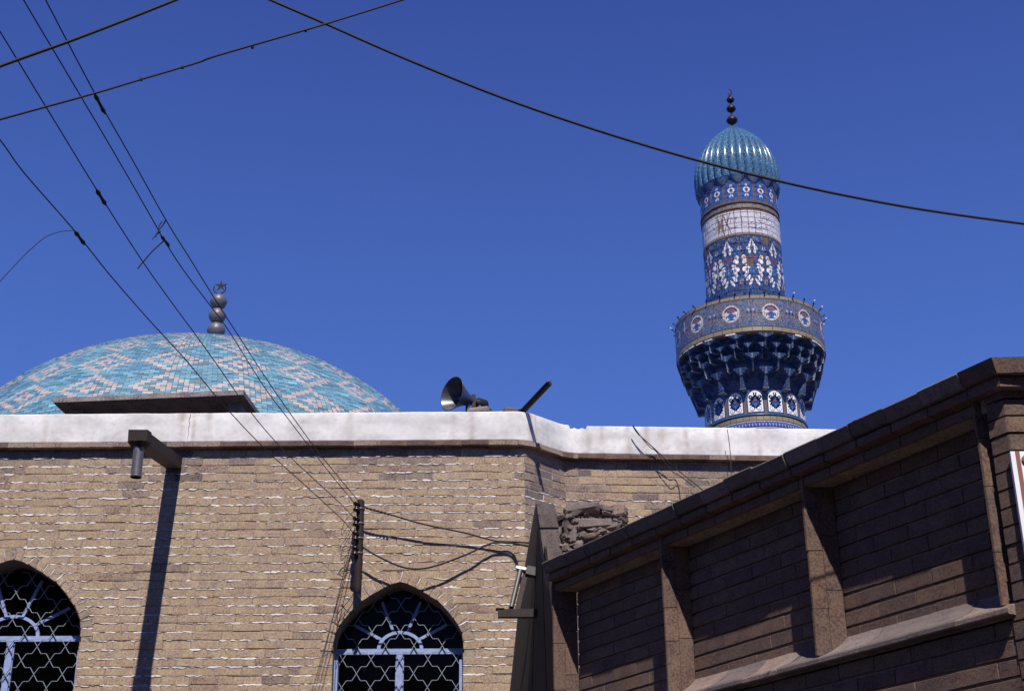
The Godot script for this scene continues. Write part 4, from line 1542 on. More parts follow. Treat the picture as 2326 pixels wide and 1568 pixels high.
func build_near_building() -> void:
	var root := thing("low_brick_building", "low dark brick building with panelled front and projecting brick coping", "building", nb(1.9, -CAM_H, -0.2))
	var b := MB.new()
	plan(b, [Vector3(2.26, 0, -5.765), nb(0.13, 0, -0.237), nb(3.70, 0, -0.237), Vector3(0.80, 0, -9.25), Vector3(6.0, 0, -9.25), Vector3(6.0, 0, -5.765)], -CAM_H, 2.30)
	plan(b, [nb(0.12, 0, -0.2355), nb(0.12, 0, -0.115), nb(3.76, 0, -0.115), nb(3.76, 0, -0.2355)], 2.208, 2.31)
	plan(b, [nb(0.10, 0, -0.2355), nb(0.10, 0, -0.122), nb(3.76, 0, -0.122), nb(3.76, 0, -0.2355)], -CAM_H, 1.31)
	plan(b, [nb(0.09, 0, -0.2355), nb(0.09, 0, -0.118), nb(0.148, 0, -0.118), nb(0.148, 0, -0.2355)], 1.312, 2.206)
	part("wall", b.mesh(), M.bed, root)
	var shapes := []
	for i in 7:
		shapes.append(brick_mesh(0.24, 0.0655, 0.04, 700 + i, 0.55))
	var ribs := [3.775, 2.585, 1.367, 0.222]
	# recessed panels
	for i in 3:
		front_bricks(root, ribs[i + 1] + 0.002, ribs[i] - 0.083, 1.42, 2.206, -0.222, 0.0775, shapes, i)
	# course over the panels, courses below the sill
	front_bricks(root, 0.215, 3.78, 2.208, 2.314, -0.10, 0.053, [brick_mesh(0.24, 0.049, 0.04, 740), brick_mesh(0.24, 0.049, 0.04, 741)], 0)
	front_bricks(root, 0.057, 3.78, 0.78, 1.318, -0.108, 0.0775, shapes, 1)
	# ribs of moulded brick between the panels
	for sr: float in ribs:
		var pl := pivot("pilaster", root, nb(sr, 1.36, -0.15))
		var joints := [1.375, 1.60, 1.885, 2.10, 2.305] if sr != ribs[1] else [1.375, 1.675, 1.86, 2.12, 2.305]
		for j in 4:
			var blk := MB.new()
			var dn := rng.randf_range(-0.005, 0.004)
			plan(blk, [nb(sr, 0, -0.09 + dn), nb(sr - 0.012, 0, -0.09 + dn), nb(sr - 0.045, 0, -0.148 + dn), nb(sr - 0.045, 0, -0.225), nb(sr + 0.001, 0, -0.225)], joints[j] + 0.002, joints[j + 1] - 0.002)
			part("moulded_brick", blk.mesh(), M.near_brick[rng.randi() % 5], pl)
		var j2 := [1.375, 1.69, 1.96, 2.205]
		for j in 3:
			var blk2 := MB.new()
			var w := 0.083 if sr > 0.3 else 0.070
			plan(blk2, [nb(sr - 0.0465, 0, -0.152), nb(sr - 0.05, 0, -0.152), nb(sr - w, 0, -0.2215), nb(sr - 0.0465, 0, -0.2215)], j2[j] + 0.002, j2[j + 1] - 0.002)
			part("moulded_brick", blk2.mesh(), M.near_brick[rng.randi() % 5], pl)
	# sill
	var sp := PackedVector2Array([Vector2(-0.224, 1.467), Vector2(-0.235, 1.32), Vector2(-0.112, 1.321), Vector2(-0.108, 1.328), Vector2(-0.062, 1.328), Vector2(-0.057, 1.334), Vector2(-0.057, 1.352), Vector2(-0.063, 1.361), Vector2(-0.086, 1.366), Vector2(-0.090, 1.361), Vector2(-0.094, 1.370), Vector2(-0.150, 1.398), Vector2(-0.195, 1.432)])
	var s := 0.155
	while s < 3.75:
		var L := rng.randf_range(0.26, 0.32)
		var sb := MB.new()
		var dy := rng.randf_range(-0.002, 0.002)
		sb.extrude(sp, func(p_, q_, h_): return nb(h_, q_ + dy, p_), s + 0.0015, minf(s + L, 3.80) - 0.0015)
		part("sill_block", sb.mesh(), M.rubble[[1, 3, 0][rng.randi() % 3]], root)
		s += L
	# corner: quoins seen on both faces, then the return wall
	var y := 2.27
	var r := 0
	var C := nb(0.057, 0, -0.102)
	while y > 0.8:
		var qb := MB.new()
		var a := 0.10 if y > 1.36 else 0.12
		var x1: float = C.x + (0.24 if r % 2 else 0.12)
		var dx := rng.randf_range(-0.003, 0.003)
		plan(qb, [Vector3(C.x + 0.004, 0, C.z + dx), C + NS * 0.005 + NN * dx, C + NS * a + NN * dx, C + NS * a - NN * 0.05, Vector3(C.x + 0.12, 0, C.z - 0.07), Vector3(x1 - 0.004, 0, C.z - 0.07), Vector3(x1 - 0.004, 0, C.z + dx)], y - 0.0335, y + 0.0335)
		part("quoin_brick", qb.mesh(), M.near_brick[rng.randi() % 5], root)
		var x := x1
		while x < 3.6:
			var L := rng.randf_range(0.23, 0.245)
			part("brick", shapes[rng.randi() % 7], M.near_brick[rng.randi() % 5], root, Transform3D(Basis(Vector3.RIGHT * ((L - 0.006) / 0.24), Vector3.UP, Vector3(0, 0, 1)), Vector3(x + L * 0.5, y + CAM_H, C.z + rng.randf_range(-0.003, 0.003))))
			x += L
		y -= 0.0775
		r += 1
	# corbel course and coping
	var P0 := nb(0, 0, 0)
	var cb := MB.new()
	plan(cb, [Vector3(2.06, 0, -5.652), nb(0.02, 0, -0.052), nb(0.2, 0, -0.052), nb(0.2, 0, -0.2), Vector3(2.3, 0, -5.8), Vector3(2.3, 0, -5.652)], 2.268, 2.3135)
	part("corbel_brick", cb.mesh(), M.near_brick[0], root)
	var cs := [brick_mesh(0.24, 0.044, 0.12, 760), brick_mesh(0.24, 0.044, 0.12, 761)]
	var cc := [brick_mesh(0.24, 0.064, 0.22, 770, 1.2), brick_mesh(0.24, 0.064, 0.22, 771, 1.2), brick_mesh(0.24, 0.064, 0.22, 772, 1.2), brick_mesh(0.24, 0.064, 0.22, 773, 1.2)]
	var cop := PackedVector2Array([Vector2(-0.22, 2.381), Vector2(-0.22, 2.317), Vector2(-0.034, 2.317), Vector2(-0.030, 2.320), Vector2(-0.003, 2.375), Vector2(-0.007, 2.381)])
	s = 0.2
	while s < 3.76:
		var L := minf(rng.randf_range(0.23, 0.25), 3.77 - s + 0.02)
		part("corbel_brick", cs[rng.randi() % 2], M.near_brick[rng.randi() % 5], root, Transform3D(Basis(-NS * ((L - 0.004) / 0.24), Vector3.UP, NN), nb(s + L * 0.5, 2.291, -0.052)))
		var cbk := MB.new()
		var ty := rng.randf_range(-0.006, 0.005)
		var tn := rng.randf_range(-0.007, 0.004)
		var tl := rng.randf_range(-0.004, 0.004)
		cbk.extrude(cop, func(p_, q_, h_): return nb(h_, q_ + ty + tl * (h_ - s), p_ + tn), s + 0.0015, s + L - 0.0015)
		part("coping_brick", cbk.mesh(), M.rubble[[0, 1, 2, 0][rng.randi() % 4]], root)
		s += L
	var kb := MB.new()
	kb.quad(nb(0.2, 2.317, -0.032), Vector3(2.045, 2.317 + CAM_H, -5.625), P0 + Vector3(0, 2.379, 0), nb(0.2, 2.379, -0.003))
	kb.quad(Vector3(2.045, 2.317 + CAM_H, -5.625), Vector3(2.26, 2.317 + CAM_H, -5.603), Vector3(2.26, 2.379 + CAM_H, -5.6), P0 + Vector3(0, 2.379, 0))
	kb.quad(nb(0.2, 2.381, -0.003), P0 + Vector3(0, 2.379, 0), Vector3(2.26, 2.381 + CAM_H, -5.6), Vector3(2.26, 2.381 + CAM_H, -5.84))
	kb.quad(nb(0.2, 2.317, -0.22), Vector3(2.26, 2.317 + CAM_H, -5.84), Vector3(2.26, 2.317 + CAM_H, -5.603), Vector3(2.045, 2.317 + CAM_H, -5.625))
	kb.quad(nb(0.2, 2.317, -0.22), Vector3(2.045, 2.317 + CAM_H, -5.625), nb(0.2, 2.317, -0.032), nb(0.2, 2.317, -0.1))
	kb.quad(nb(0.2, 2.381, -0.22), nb(0.2, 2.381, -0.003), Vector3(2.26, 2.381 + CAM_H, -5.84), Vector3(2.26, 2.381 + CAM_H, -5.84))
	part("coping_brick", kb.mesh(), M.near_brick[1], root)
	var x := 2.262
	while x < 3.6:
		var L := rng.randf_range(0.23, 0.25)
		part("coping_brick", cc[rng.randi() % 4], M.near_brick[rng.randi() % 5], root, Transform3D(Basis(Vector3.RIGHT * ((L - 0.004) / 0.24), Vector3.UP, Vector3(0, 0, 1)), Vector3(x + L * 0.5, 2.348 + CAM_H + rng.randf_range(-0.003, 0.003), -5.6)))
		part("corbel_brick", cs[rng.randi() % 2], M.near_brick[rng.randi() % 5], root, Transform3D(Basis(Vector3.RIGHT * ((L - 0.004) / 0.24), Vector3.UP, Vector3(0, 0, 1)), Vector3(x + 0.04 + L * 0.5, 2.291 + CAM_H, -5.652)))
		x += L
	# white signboard on the return wall
	var sg := thing("signboard", "white signboard with thin red brown border on brick corner", "sign", Vector3(2.6, 0.9 + CAM_H, -5.67))
	var z := -5.672
	b = MB.new()
	b.box(Basis(), Vector3.ZERO, Vector3(2.068, 0.75 + CAM_H, z - 0.02), Vector3(3.3, 1.985 + CAM_H, z))
	part("board", b.mesh(), M.white_enamel, sg)
	b = MB.new()
	b.box(Basis(), Vector3.ZERO, Vector3(2.0875, 0.77 + CAM_H, z + 0.0005), Vector3(2.105, 1.985 + CAM_H, z + 0.003))
	part("border", b.mesh(), M.red_brown, sg)
	b = MB.new()
	var mark := []
	for i in 9:
		var an := PI * 0.5 + PI * i / 8.0
		mark.append(Vector3(2.150 + cos(an) * 0.034, 1.945 + CAM_H + sin(an) * 0.022, z + 0.002))
	mark.append(Vector3(2.30, 1.923 + CAM_H, z + 0.002))
	b.tube(PackedVector3Array(mark), 0.009, 6)
	part("painted_mark", b.mesh(), M.red_brown, sg)

func build_stub() -> void:
	# broken wall end that stands up behind the coping
	var F := 9.36
	var w := thing("broken_wall", "broken grey rubble wall end with loose bricks behind the coping", "wall", Vector3(0.5, 0, -F - 0.1))
	var c := MB.new()
	c.box(Basis(), Vector3.ZERO, Vector3(0.28, 0.0, -F - 0.45), Vector3(0.76, 2.86 + CAM_H, -F - 0.028))
	c.box(Basis(), Vector3.ZERO, Vector3(0.86, 0.0, -F - 0.45), Vector3(2.4, 2.45 + CAM_H, -F - 0.05))
	part("core", c.mesh(), M.rubble[1], w)
	# end pier: two bricks over one long slab, edge leaning
	var e0 := px(1219, 1143, F)
	var e1 := px(1240, 1292, F)
	var k := 0
	for q: Array in [[0.0, 0.17], [0.175, 0.37], [0.375, 1.5]]:
		var b := MB.new()
		var a := e0.lerp(e1, q[0])
		var d := e0.lerp(e1, q[1])
		var wd := 0.125 if q[1] < 1.0 else 0.13
		var pts := PackedVector2Array([Vector2(d.x, d.y), Vector2(d.x + wd - 0.004, d.y), Vector2(d.x + wd, d.y + 0.006), Vector2(a.x + wd - 0.006, a.y - 0.006), Vector2(a.x + wd - 0.02, a.y), Vector2(a.x + 0.015, a.y), Vector2(a.x, a.y - 0.008)])
		b.extrude(pts, func(p_, q_, h_): return Vector3(p_, q_, h_), -F - 0.30, -F + 0.01 * (k % 2))
		part("pier_brick", b.mesh(), M.rubble[[0, 2, 0][k]], w)
		k += 1
	# rubble infill
	var shapes := []
	for i in 8:
		shapes.append(block_mesh(Vector3(0.12, 0.06, 0.14), 0.012, 900 + i, 0.02))
	var rr := RandomNumberGenerator.new()
	rr.seed = 99
	for i in 170:
		var u := rr.randf_range(1272, 1420)
		var v := rr.randf_range(1152, 1265)
		var p := px(u, v, F)
		var sc := rr.randf_range(0.2, 0.6)
		part("rubble_stone", shapes[rr.randi() % 8], M.rubble[rr.randi() % 4], w, Transform3D(Basis.from_euler(Vector3(rr.randf_range(-0.5, 0.5), rr.randf_range(-0.6, 0.6), rr.randf_range(-0.5, 0.5))).scaled(Vector3.ONE * sc), p + Vector3(0, 0, -0.032 + rr.randf_range(-0.018, 0.008))))
	for q: Array in [[1326, 1155, 0.235, 0.058, 0], [1352, 1189, 0.225, 0.07, 1], [1377, 1158, 0.09, 0.045, 2], [1405, 1161, 0.105, 0.082, 3], [1303, 1215, 0.05, 0.11, 1], [1284, 1195, 0.035, 0.10, 0], [1395, 1196, 0.10, 0.05, 0], [1340, 1216, 0.12, 0.03, 3], [1315, 1235, 0.07, 0.05, 1], [1283, 1240, 0.06, 0.05, 3]]:
		var p := px(q[0], q[1], F)
		part("loose_brick", block_mesh(Vector3(q[2], q[3], 0.12), 0.012, int(q[0]), 0.009), M.rubble[q[4]], w, Transform3D(Basis.from_euler(Vector3(rr.randf_range(-0.2, 0.2), rr.randf_range(-0.25, 0.25), rr.randf_range(-0.12, 0.12))), p + Vector3(0, 0, -0.045)))
	# dark upright boards that close the gap beside it
	var hd := thing("timber_hoarding", "tall dark weathered board hoarding beside the broken wall end", "hoarding", Vector3(0.12, 0, -10.3))
	var n := 7
	for i in n:
		var t0 := i / float(n)
		var t1 := (i + 1) / float(n)
		var pts := []
		for t: float in [t0 + 0.002, t1 - 0.002]:
			var Ft := lerpf(9.30, 12.25, t)
			var uT := lerpf(1240, 1218.5, pow(t, 0.6))
			var vT := lerpf(1255, 1143, pow(t, 0.4))
			var uB := lerpf(1278, 1160, t)
			var top := px(uT, vT, Ft)
			var bot := px(uB, 1568, Ft)
			var mid := px(lerpf(uT, uB, 0.62 if t > 0.5 else 0.5), lerpf(vT, 1568, 0.5), Ft)
			var foot := bot + (bot - mid) * ((bot.y - 0.0) / maxf(mid.y - bot.y, 0.1))
			foot.y = 0.0
			pts.append([top, mid, bot, foot])
		var b := MB.new()
		var out_ := Vector3(-1, 0, 0.12) * (0.005 if i % 2 else 0.008)
		for k2 in 3:
			b.quad(pts[1][k2 + 1] + out_, pts[0][k2 + 1] + out_, pts[0][k2] + out_, pts[1][k2] + out_)
			for j in 2:
				b.quad(pts[j][k2 + 1] + out_, pts[j][k2 + 1] - out_, pts[j][k2] - out_, pts[j][k2] + out_)
			b.quad(pts[0][k2 + 1] - out_, pts[1][k2 + 1] - out_, pts[1][k2] - out_, pts[0][k2] - out_)
		b.quad(pts[0][0] + out_, pts[0][0] - out_, pts[1][0] - out_, pts[1][0] + out_)
		part("board", b.mesh(), M.plank[i % 4], hd)

# ------------------------------------------------------------------ fixtures
func build_fixtures() -> void:
	# rain spout
	var a := px(396, 1052, 12.5)
	var tip := px(318, 996, 11.12)
	var sp := thing("rain_spout", "dark sheet metal rain spout jutting from brick wall under the parapet", "spout", a)
	var ax := (a - tip).normalized()
	var rt := ax.cross(Vector3.UP).normalized()
	var up := rt.cross(ax).normalized()
	var L := a.distance_to(tip)
	var bs := Basis(rt, up, -ax)
	var b := MB.new()
	b.box(bs, tip, Vector3(-0.068, -0.05, -L - 0.06), Vector3(0.068, -0.042, 0.02))
	b.box(bs, tip, Vector3(-0.068, -0.0415, -L - 0.06), Vector3(-0.059, 0.055, 0.0))
	b.box(bs, tip, Vector3(0.059, -0.0415, -L - 0.06), Vector3(0.068, 0.055, 0.0))
	part("channel", b.mesh(), M.tin, sp)
	b = MB.new()
	b.box(bs, tip, Vector3(-0.078, -0.03, -0.06), Vector3(0.078, 0.062, 0.09))
	b.lathe(tip + bs * Vector3(0, 0, 0.015), -up, [Vector2(0.10, 0.028), Vector2(0.055, 0.085)], 4)
	part("outlet_head", b.mesh(), M.tin, sp)
	b = MB.new()
	b.lathe(tip + bs * Vector3(0, -0.03, 0.015), Vector3.DOWN, [Vector2(0.043, 0.0), Vector2(0.043, 0.285), Vector2(0.046, 0.29), Vector2(0.046, 0.302), Vector2(0.039, 0.302), Vector2(0.039, 0.02)], 20)
	part("pipe", b.mesh(), M.zinc, sp)

	# roof hood in front of the dome
	var h0 := px(121, 903, 14.6)
	var h1 := px(551, 911, 14.4)
	var rh := thing("roof_hood", "flat grey roof hood with dark shaded base before the dome", "roof hood", Vector3((h0.x + h1.x) * 0.5, 6.1, -15.0))
	var along := (h1 - h0)
	along.y = 0
	var hl := along.length()
	along = along.normalized()
	var hb := Basis(along, Vector3.UP, along.cross(Vector3.UP))
	b = MB.new()
	b.box(hb, h0, Vector3(0, -0.055, -2.4), Vector3(hl, 0.0, 0.0))
	part("slab", b.mesh(), M.concrete, rh)
	b = MB.new()
	b.box(hb, h0, Vector3(0.10, -0.45, -2.3), Vector3(hl - 0.08, -0.0555, -1.9))
	b.box(hb, h0, Vector3(0.10, -0.45, -1.899), Vector3(0.25, -0.0555, -0.22))
	b.box(hb, h0, Vector3(hl - 0.23, -0.45, -1.899), Vector3(hl - 0.08, -0.0555, -0.22))
	part("base", b.mesh(), M.stained[1], rh)

	# horn loudspeaker
	var mouth := px(1027, 894, 13.0)
	var dir := (cam_basis * Vector3(-0.754, 0.31, 0.57)).normalized()
	var hn := thing("loudspeaker", "grey horn loudspeaker lying on the white parapet facing left", "loudspeaker", Vector3(mouth.x + 0.1, 6.39, mouth.z))
	b = MB.new()
	var prof := []
	for i in 13:
		var t := i / 12.0
		prof.append(Vector2(0.035 + 0.137 * pow(t, 1.7), -0.30 + 0.30 * t))
	var inner := prof.duplicate()
	prof.append(Vector2(0.177, 0.004))
	prof.append(Vector2(0.172, 0.007))
	inner.reverse()
	for p: Vector2 in inner:
		prof.append(Vector2(p.x - 0.004, p.y + 0.003))
	b.lathe(mouth, dir, prof, 32)
	part("bell", b.mesh(), M.horn, hn)
	b = MB.new()
	b.lathe(mouth, dir, [Vector2(0.0, -0.42), Vector2(0.05, -0.42), Vector2(0.06, -0.41), Vector2(0.06, -0.32), Vector2(0.04, -0.295), Vector2(0.036, -0.27)], 20)
	part("driver", b.mesh(), M.black, hn)
	b = MB.new()
	b.lathe(mouth, dir, [Vector2(0.03, -0.26), Vector2(0.034, -0.12), Vector2(0.022, -0.085), Vector2(0.0, -0.08)], 14)
	part("throat_plug", b.mesh(), M.horn, hn)
	b = MB.new()
	var back := mouth - dir * 0.27
	b.box(Basis(), back, Vector3(-0.02, -0.17, 0.03), Vector3(0.02, 0.06, 0.055))
	b.box(Basis(), back, Vector3(-0.02, -0.17, -0.055), Vector3(0.02, 0.06, -0.03))
	b.box(Basis(), back, Vector3(-0.02, -0.178, -0.055), Vector3(0.02, -0.1705, 0.055))
	part("bracket", b.mesh(), M.black, hn)
	b = MB.new()
	b.lathe(back + Vector3(-0.055, -0.03, 0.06), Vector3.DOWN, [Vector2(0.024, 0.0), Vector2(0.024, 0.16)], 12)
	b.lathe(back + Vector3(0.06, -0.06, 0.05), Vector3.DOWN, [Vector2(0.02, 0.0), Vector2(0.02, 0.12)], 12)
	part("clamp", b.mesh(), M.zinc, hn)

	# iron bar leaning out over the parapet, with the lump of brick that holds it
	var b0 := px(1183, 940, 12.62)
	var b1 := px(1250, 869, 12.05)
	var bar := thing("iron_bar", "short rusty iron bar leaning out over the white parapet", "bar", b0)
	b = MB.new()
	var bd := (b1 - b0).normalized()
	var bx := bd.cross(Vector3(0, 0, 1)).normalized()
	b.box(Basis(bx, bd, bx.cross(bd)), b0, Vector3(-0.019, -0.15, -0.012), Vector3(0.019, b0.distance_to(b1), 0.012))
	b.box(Basis(bx, bd, bx.cross(bd)), b0, Vector3(-0.0185, -0.15, 0.0125), Vector3(-0.010, b0.distance_to(b1) - 0.005, 0.03))
	b.box(Basis(bx, bd, bx.cross(bd)), b0, Vector3(-0.03, 0.02, -0.02), Vector3(0.03, 0.055, 0.033))
	part("bar", b.mesh(), M.rust, bar)
	var lump := part("brick_lump", block_mesh(Vector3(0.15, 0.07, 0.12), 0.018, 4, 0.008), M.near_brick[2], self, Transform3D(Basis(Vector3.UP, 0.4), px(1160, 936, 12.62)))
	tag(lump, "lump of broken brick on the parapet beside the iron bar", "brick")
	var slab := part("plaster_lump", block_mesh(Vector3(0.22, 0.05, 0.14), 0.016, 6, 0.008), M.concrete, self, Transform3D(Basis(Vector3.UP, -0.2), px(1090, 934, 12.62)))
	tag(slab, "low grey lump of plaster on the parapet behind the loudspeaker", "rubble")

	# insulator rack
	var r0 := px(820, 1141, 12.36)
	var r1 := px(812, 1330, 12.36)
	var rk := thing("insulator_rack", "dark iron insulator rack on brick wall above the right window", "insulator rack", r1)
	b = MB.new()
	var vd := (r0 - r1)
	b.box(Basis(), r1, Vector3(-0.030, 0, -0.014), Vector3(0.030, vd.y, 0.014))
	b.lathe(Vector3(r1.x, r1.y, r1.z), Vector3.UP, [Vector2(0.02, -0.06), Vector2(0.036, 0.0), Vector2(0.036, vd.y + 0.01), Vector2(0.02, vd.y + 0.03), Vector2(0.0, vd.y + 0.03)], 10)
	b.box(Basis(), r1, Vector3(-0.02, 0.10, -0.15), Vector3(0.02, 0.125, -0.0145))
	b.box(Basis(), r1, Vector3(-0.02, vd.y - 0.12, -0.15), Vector3(0.02, vd.y - 0.095, -0.0145))
	part("post", b.mesh(), M.rust, rk)
	for i in 4:
		var ins := MB.new()
		var ip := Vector3(r1.x - 0.03, r0.y - 0.05 - i * 0.135, r1.z + 0.045)
		ins.lathe(ip, Vector3.UP, [Vector2(0.012, -0.045), Vector2(0.032, -0.04), Vector2(0.034, -0.022), Vector2(0.018, -0.006), Vector2(0.018, 0.006), Vector2(0.034, 0.022), Vector2(0.03, 0.04), Vector2(0.012, 0.045)], 12)
		part("insulator", ins.mesh(), M.porcelain, rk)
		var band := MB.new()
		band.lathe(Vector3(r1.x, ip.y - 0.01, r1.z), Vector3.UP, [Vector2(0.037, -0.007), Vector2(0.041, -0.007), Vector2(0.041, 0.007), Vector2(0.037, 0.007)], 12)
		part("band", band.mesh(), M.zinc, rk)

	# tube lamp and the board under it, on the hoarding
	var t0 := px(1182, 1294, 11.0)
	var t1 := px(1161, 1382, 10.9)
	var lm := thing("tube_lamp", "small upright tube lamp with white end cap on dark hoarding", "lamp", t1)
	var td := (t0 - t1).normalized()
	var tx := td.cross(Vector3(0, 0, 1)).normalized()
	var tb := Basis(tx, td, tx.cross(td))
	var tl := t0.distance_to(t1)
	b = MB.new()
	b.box(tb, t1, Vector3(-0.02, 0.0, -0.02), Vector3(0.018, tl, 0.0))
	b.box(tb, t1, Vector3(0.026, 0.0, -0.02), Vector3(0.066, tl, -0.004))
	part("housing", b.mesh(), M.tin, lm)
	b = MB.new()
	b.lathe(t1 + tb * Vector3(0.0, 0.005, 0.018), td, [Vector2(0.016, 0.0), Vector2(0.016, tl - 0.01)], 12)
	part("tube", b.mesh(), M.zinc, lm)
	b = MB.new()
	b.box(tb, t0, Vector3(-0.036, -0.002, -0.022), Vector3(0.042, 0.018, 0.026))
	part("end_cap", b.mesh(), M.white_enamel, lm)
	b = MB.new()
	b.box(tb, t0, Vector3(0.0455, -0.03, -0.03), Vector3(0.14, 0.045, 0.02))
	part("wall_bracket", b.mesh(), M.black, lm)
	var q0 := px(1131, 1393, 10.8)
	var pr := thing("bracket_board", "short dark board jutting from hoarding below the tube lamp", "board", q0)
	b = MB.new()
	b.box(Basis(), q0, Vector3(0.0, -0.03, -0.03), Vector3(0.36, 0.03, 0.03))
	part("board", b.mesh(), M.tin, pr)
	b = MB.new()
	b.box(Basis(), q0, Vector3(-0.016, 0.0305, -0.035), Vector3(0.05, 0.037, 0.035))
	part("cover_strip", b.mesh(), M.rust, pr)

# ------------------------------------------------------------------ wires
func cable(called: String, label: String, pts: Array, r: float, m: Material, category := "cable") -> Node3D:
	var w := []
	for p: Array in pts:
		w.append(px(p[0], p[1], p[2]))
	var b := MB.new()
	b.tube(smooth_path(w, 7), r, 7)
	var o := thing(called, label, category, w[w.size() - 1])
	part("strand", b.mesh(), m, o)
	return o

func wire_run(pts: Array, f0: float, f1: float) -> Array:      # a straight run: 1 / distance changes evenly along the picture
	var total := 0.0
	var at := [0.0]
	for i in pts.size() - 1:
		total += Vector2(pts[i][0], pts[i][1]).distance_to(Vector2(pts[i + 1][0], pts[i + 1][1]))
		at.append(total)
	var out := []
	for i in pts.size():
		out.append([pts[i][0], pts[i][1], 1.0 / lerpf(1.0 / f0, 1.0 / f1, at[i] / total)])
	run_now = out
	return out

var run_now := []

func run_depth(v: float) -> float:           # distance of the wire last strung where it passes this height in the picture
	for i in run_now.size() - 1:
		if v <= run_now[i + 1][1]:
			return lerpf(run_now[i][2], run_now[i + 1][2], (v - run_now[i][1]) / (run_now[i + 1][1] - run_now[i][1]))
	return run_now[run_now.size() - 1][2]

func splice(o: Node3D, a: Vector3, c: Vector3, r: float) -> void:
	var b := MB.new()
	var d := (c - a)
	b.lathe(a, d.normalized(), [Vector2(0.2 * r, -0.02), Vector2(r, 0.0), Vector2(r * 1.3, d.length() * 0.12), Vector2(r * 0.8, d.length() * 0.3), Vector2(r * 0.9, d.length() * 0.7), Vector2(r * 1.25, d.length() * 0.9), Vector2(0.2 * r, d.length() + 0.02)], 8)
	part("splice", b.mesh(), M.cable, o)

func loose(o: Node3D, pts: Array, r: float) -> void:
	var w := []
	for p: Array in pts:
		w.append(px(p[0], p[1], p[2]))
	var b := MB.new()
	b.tube(smooth_path(w, 5), r, 5)
	part("loose_end", b.mesh(), M.wire, o)

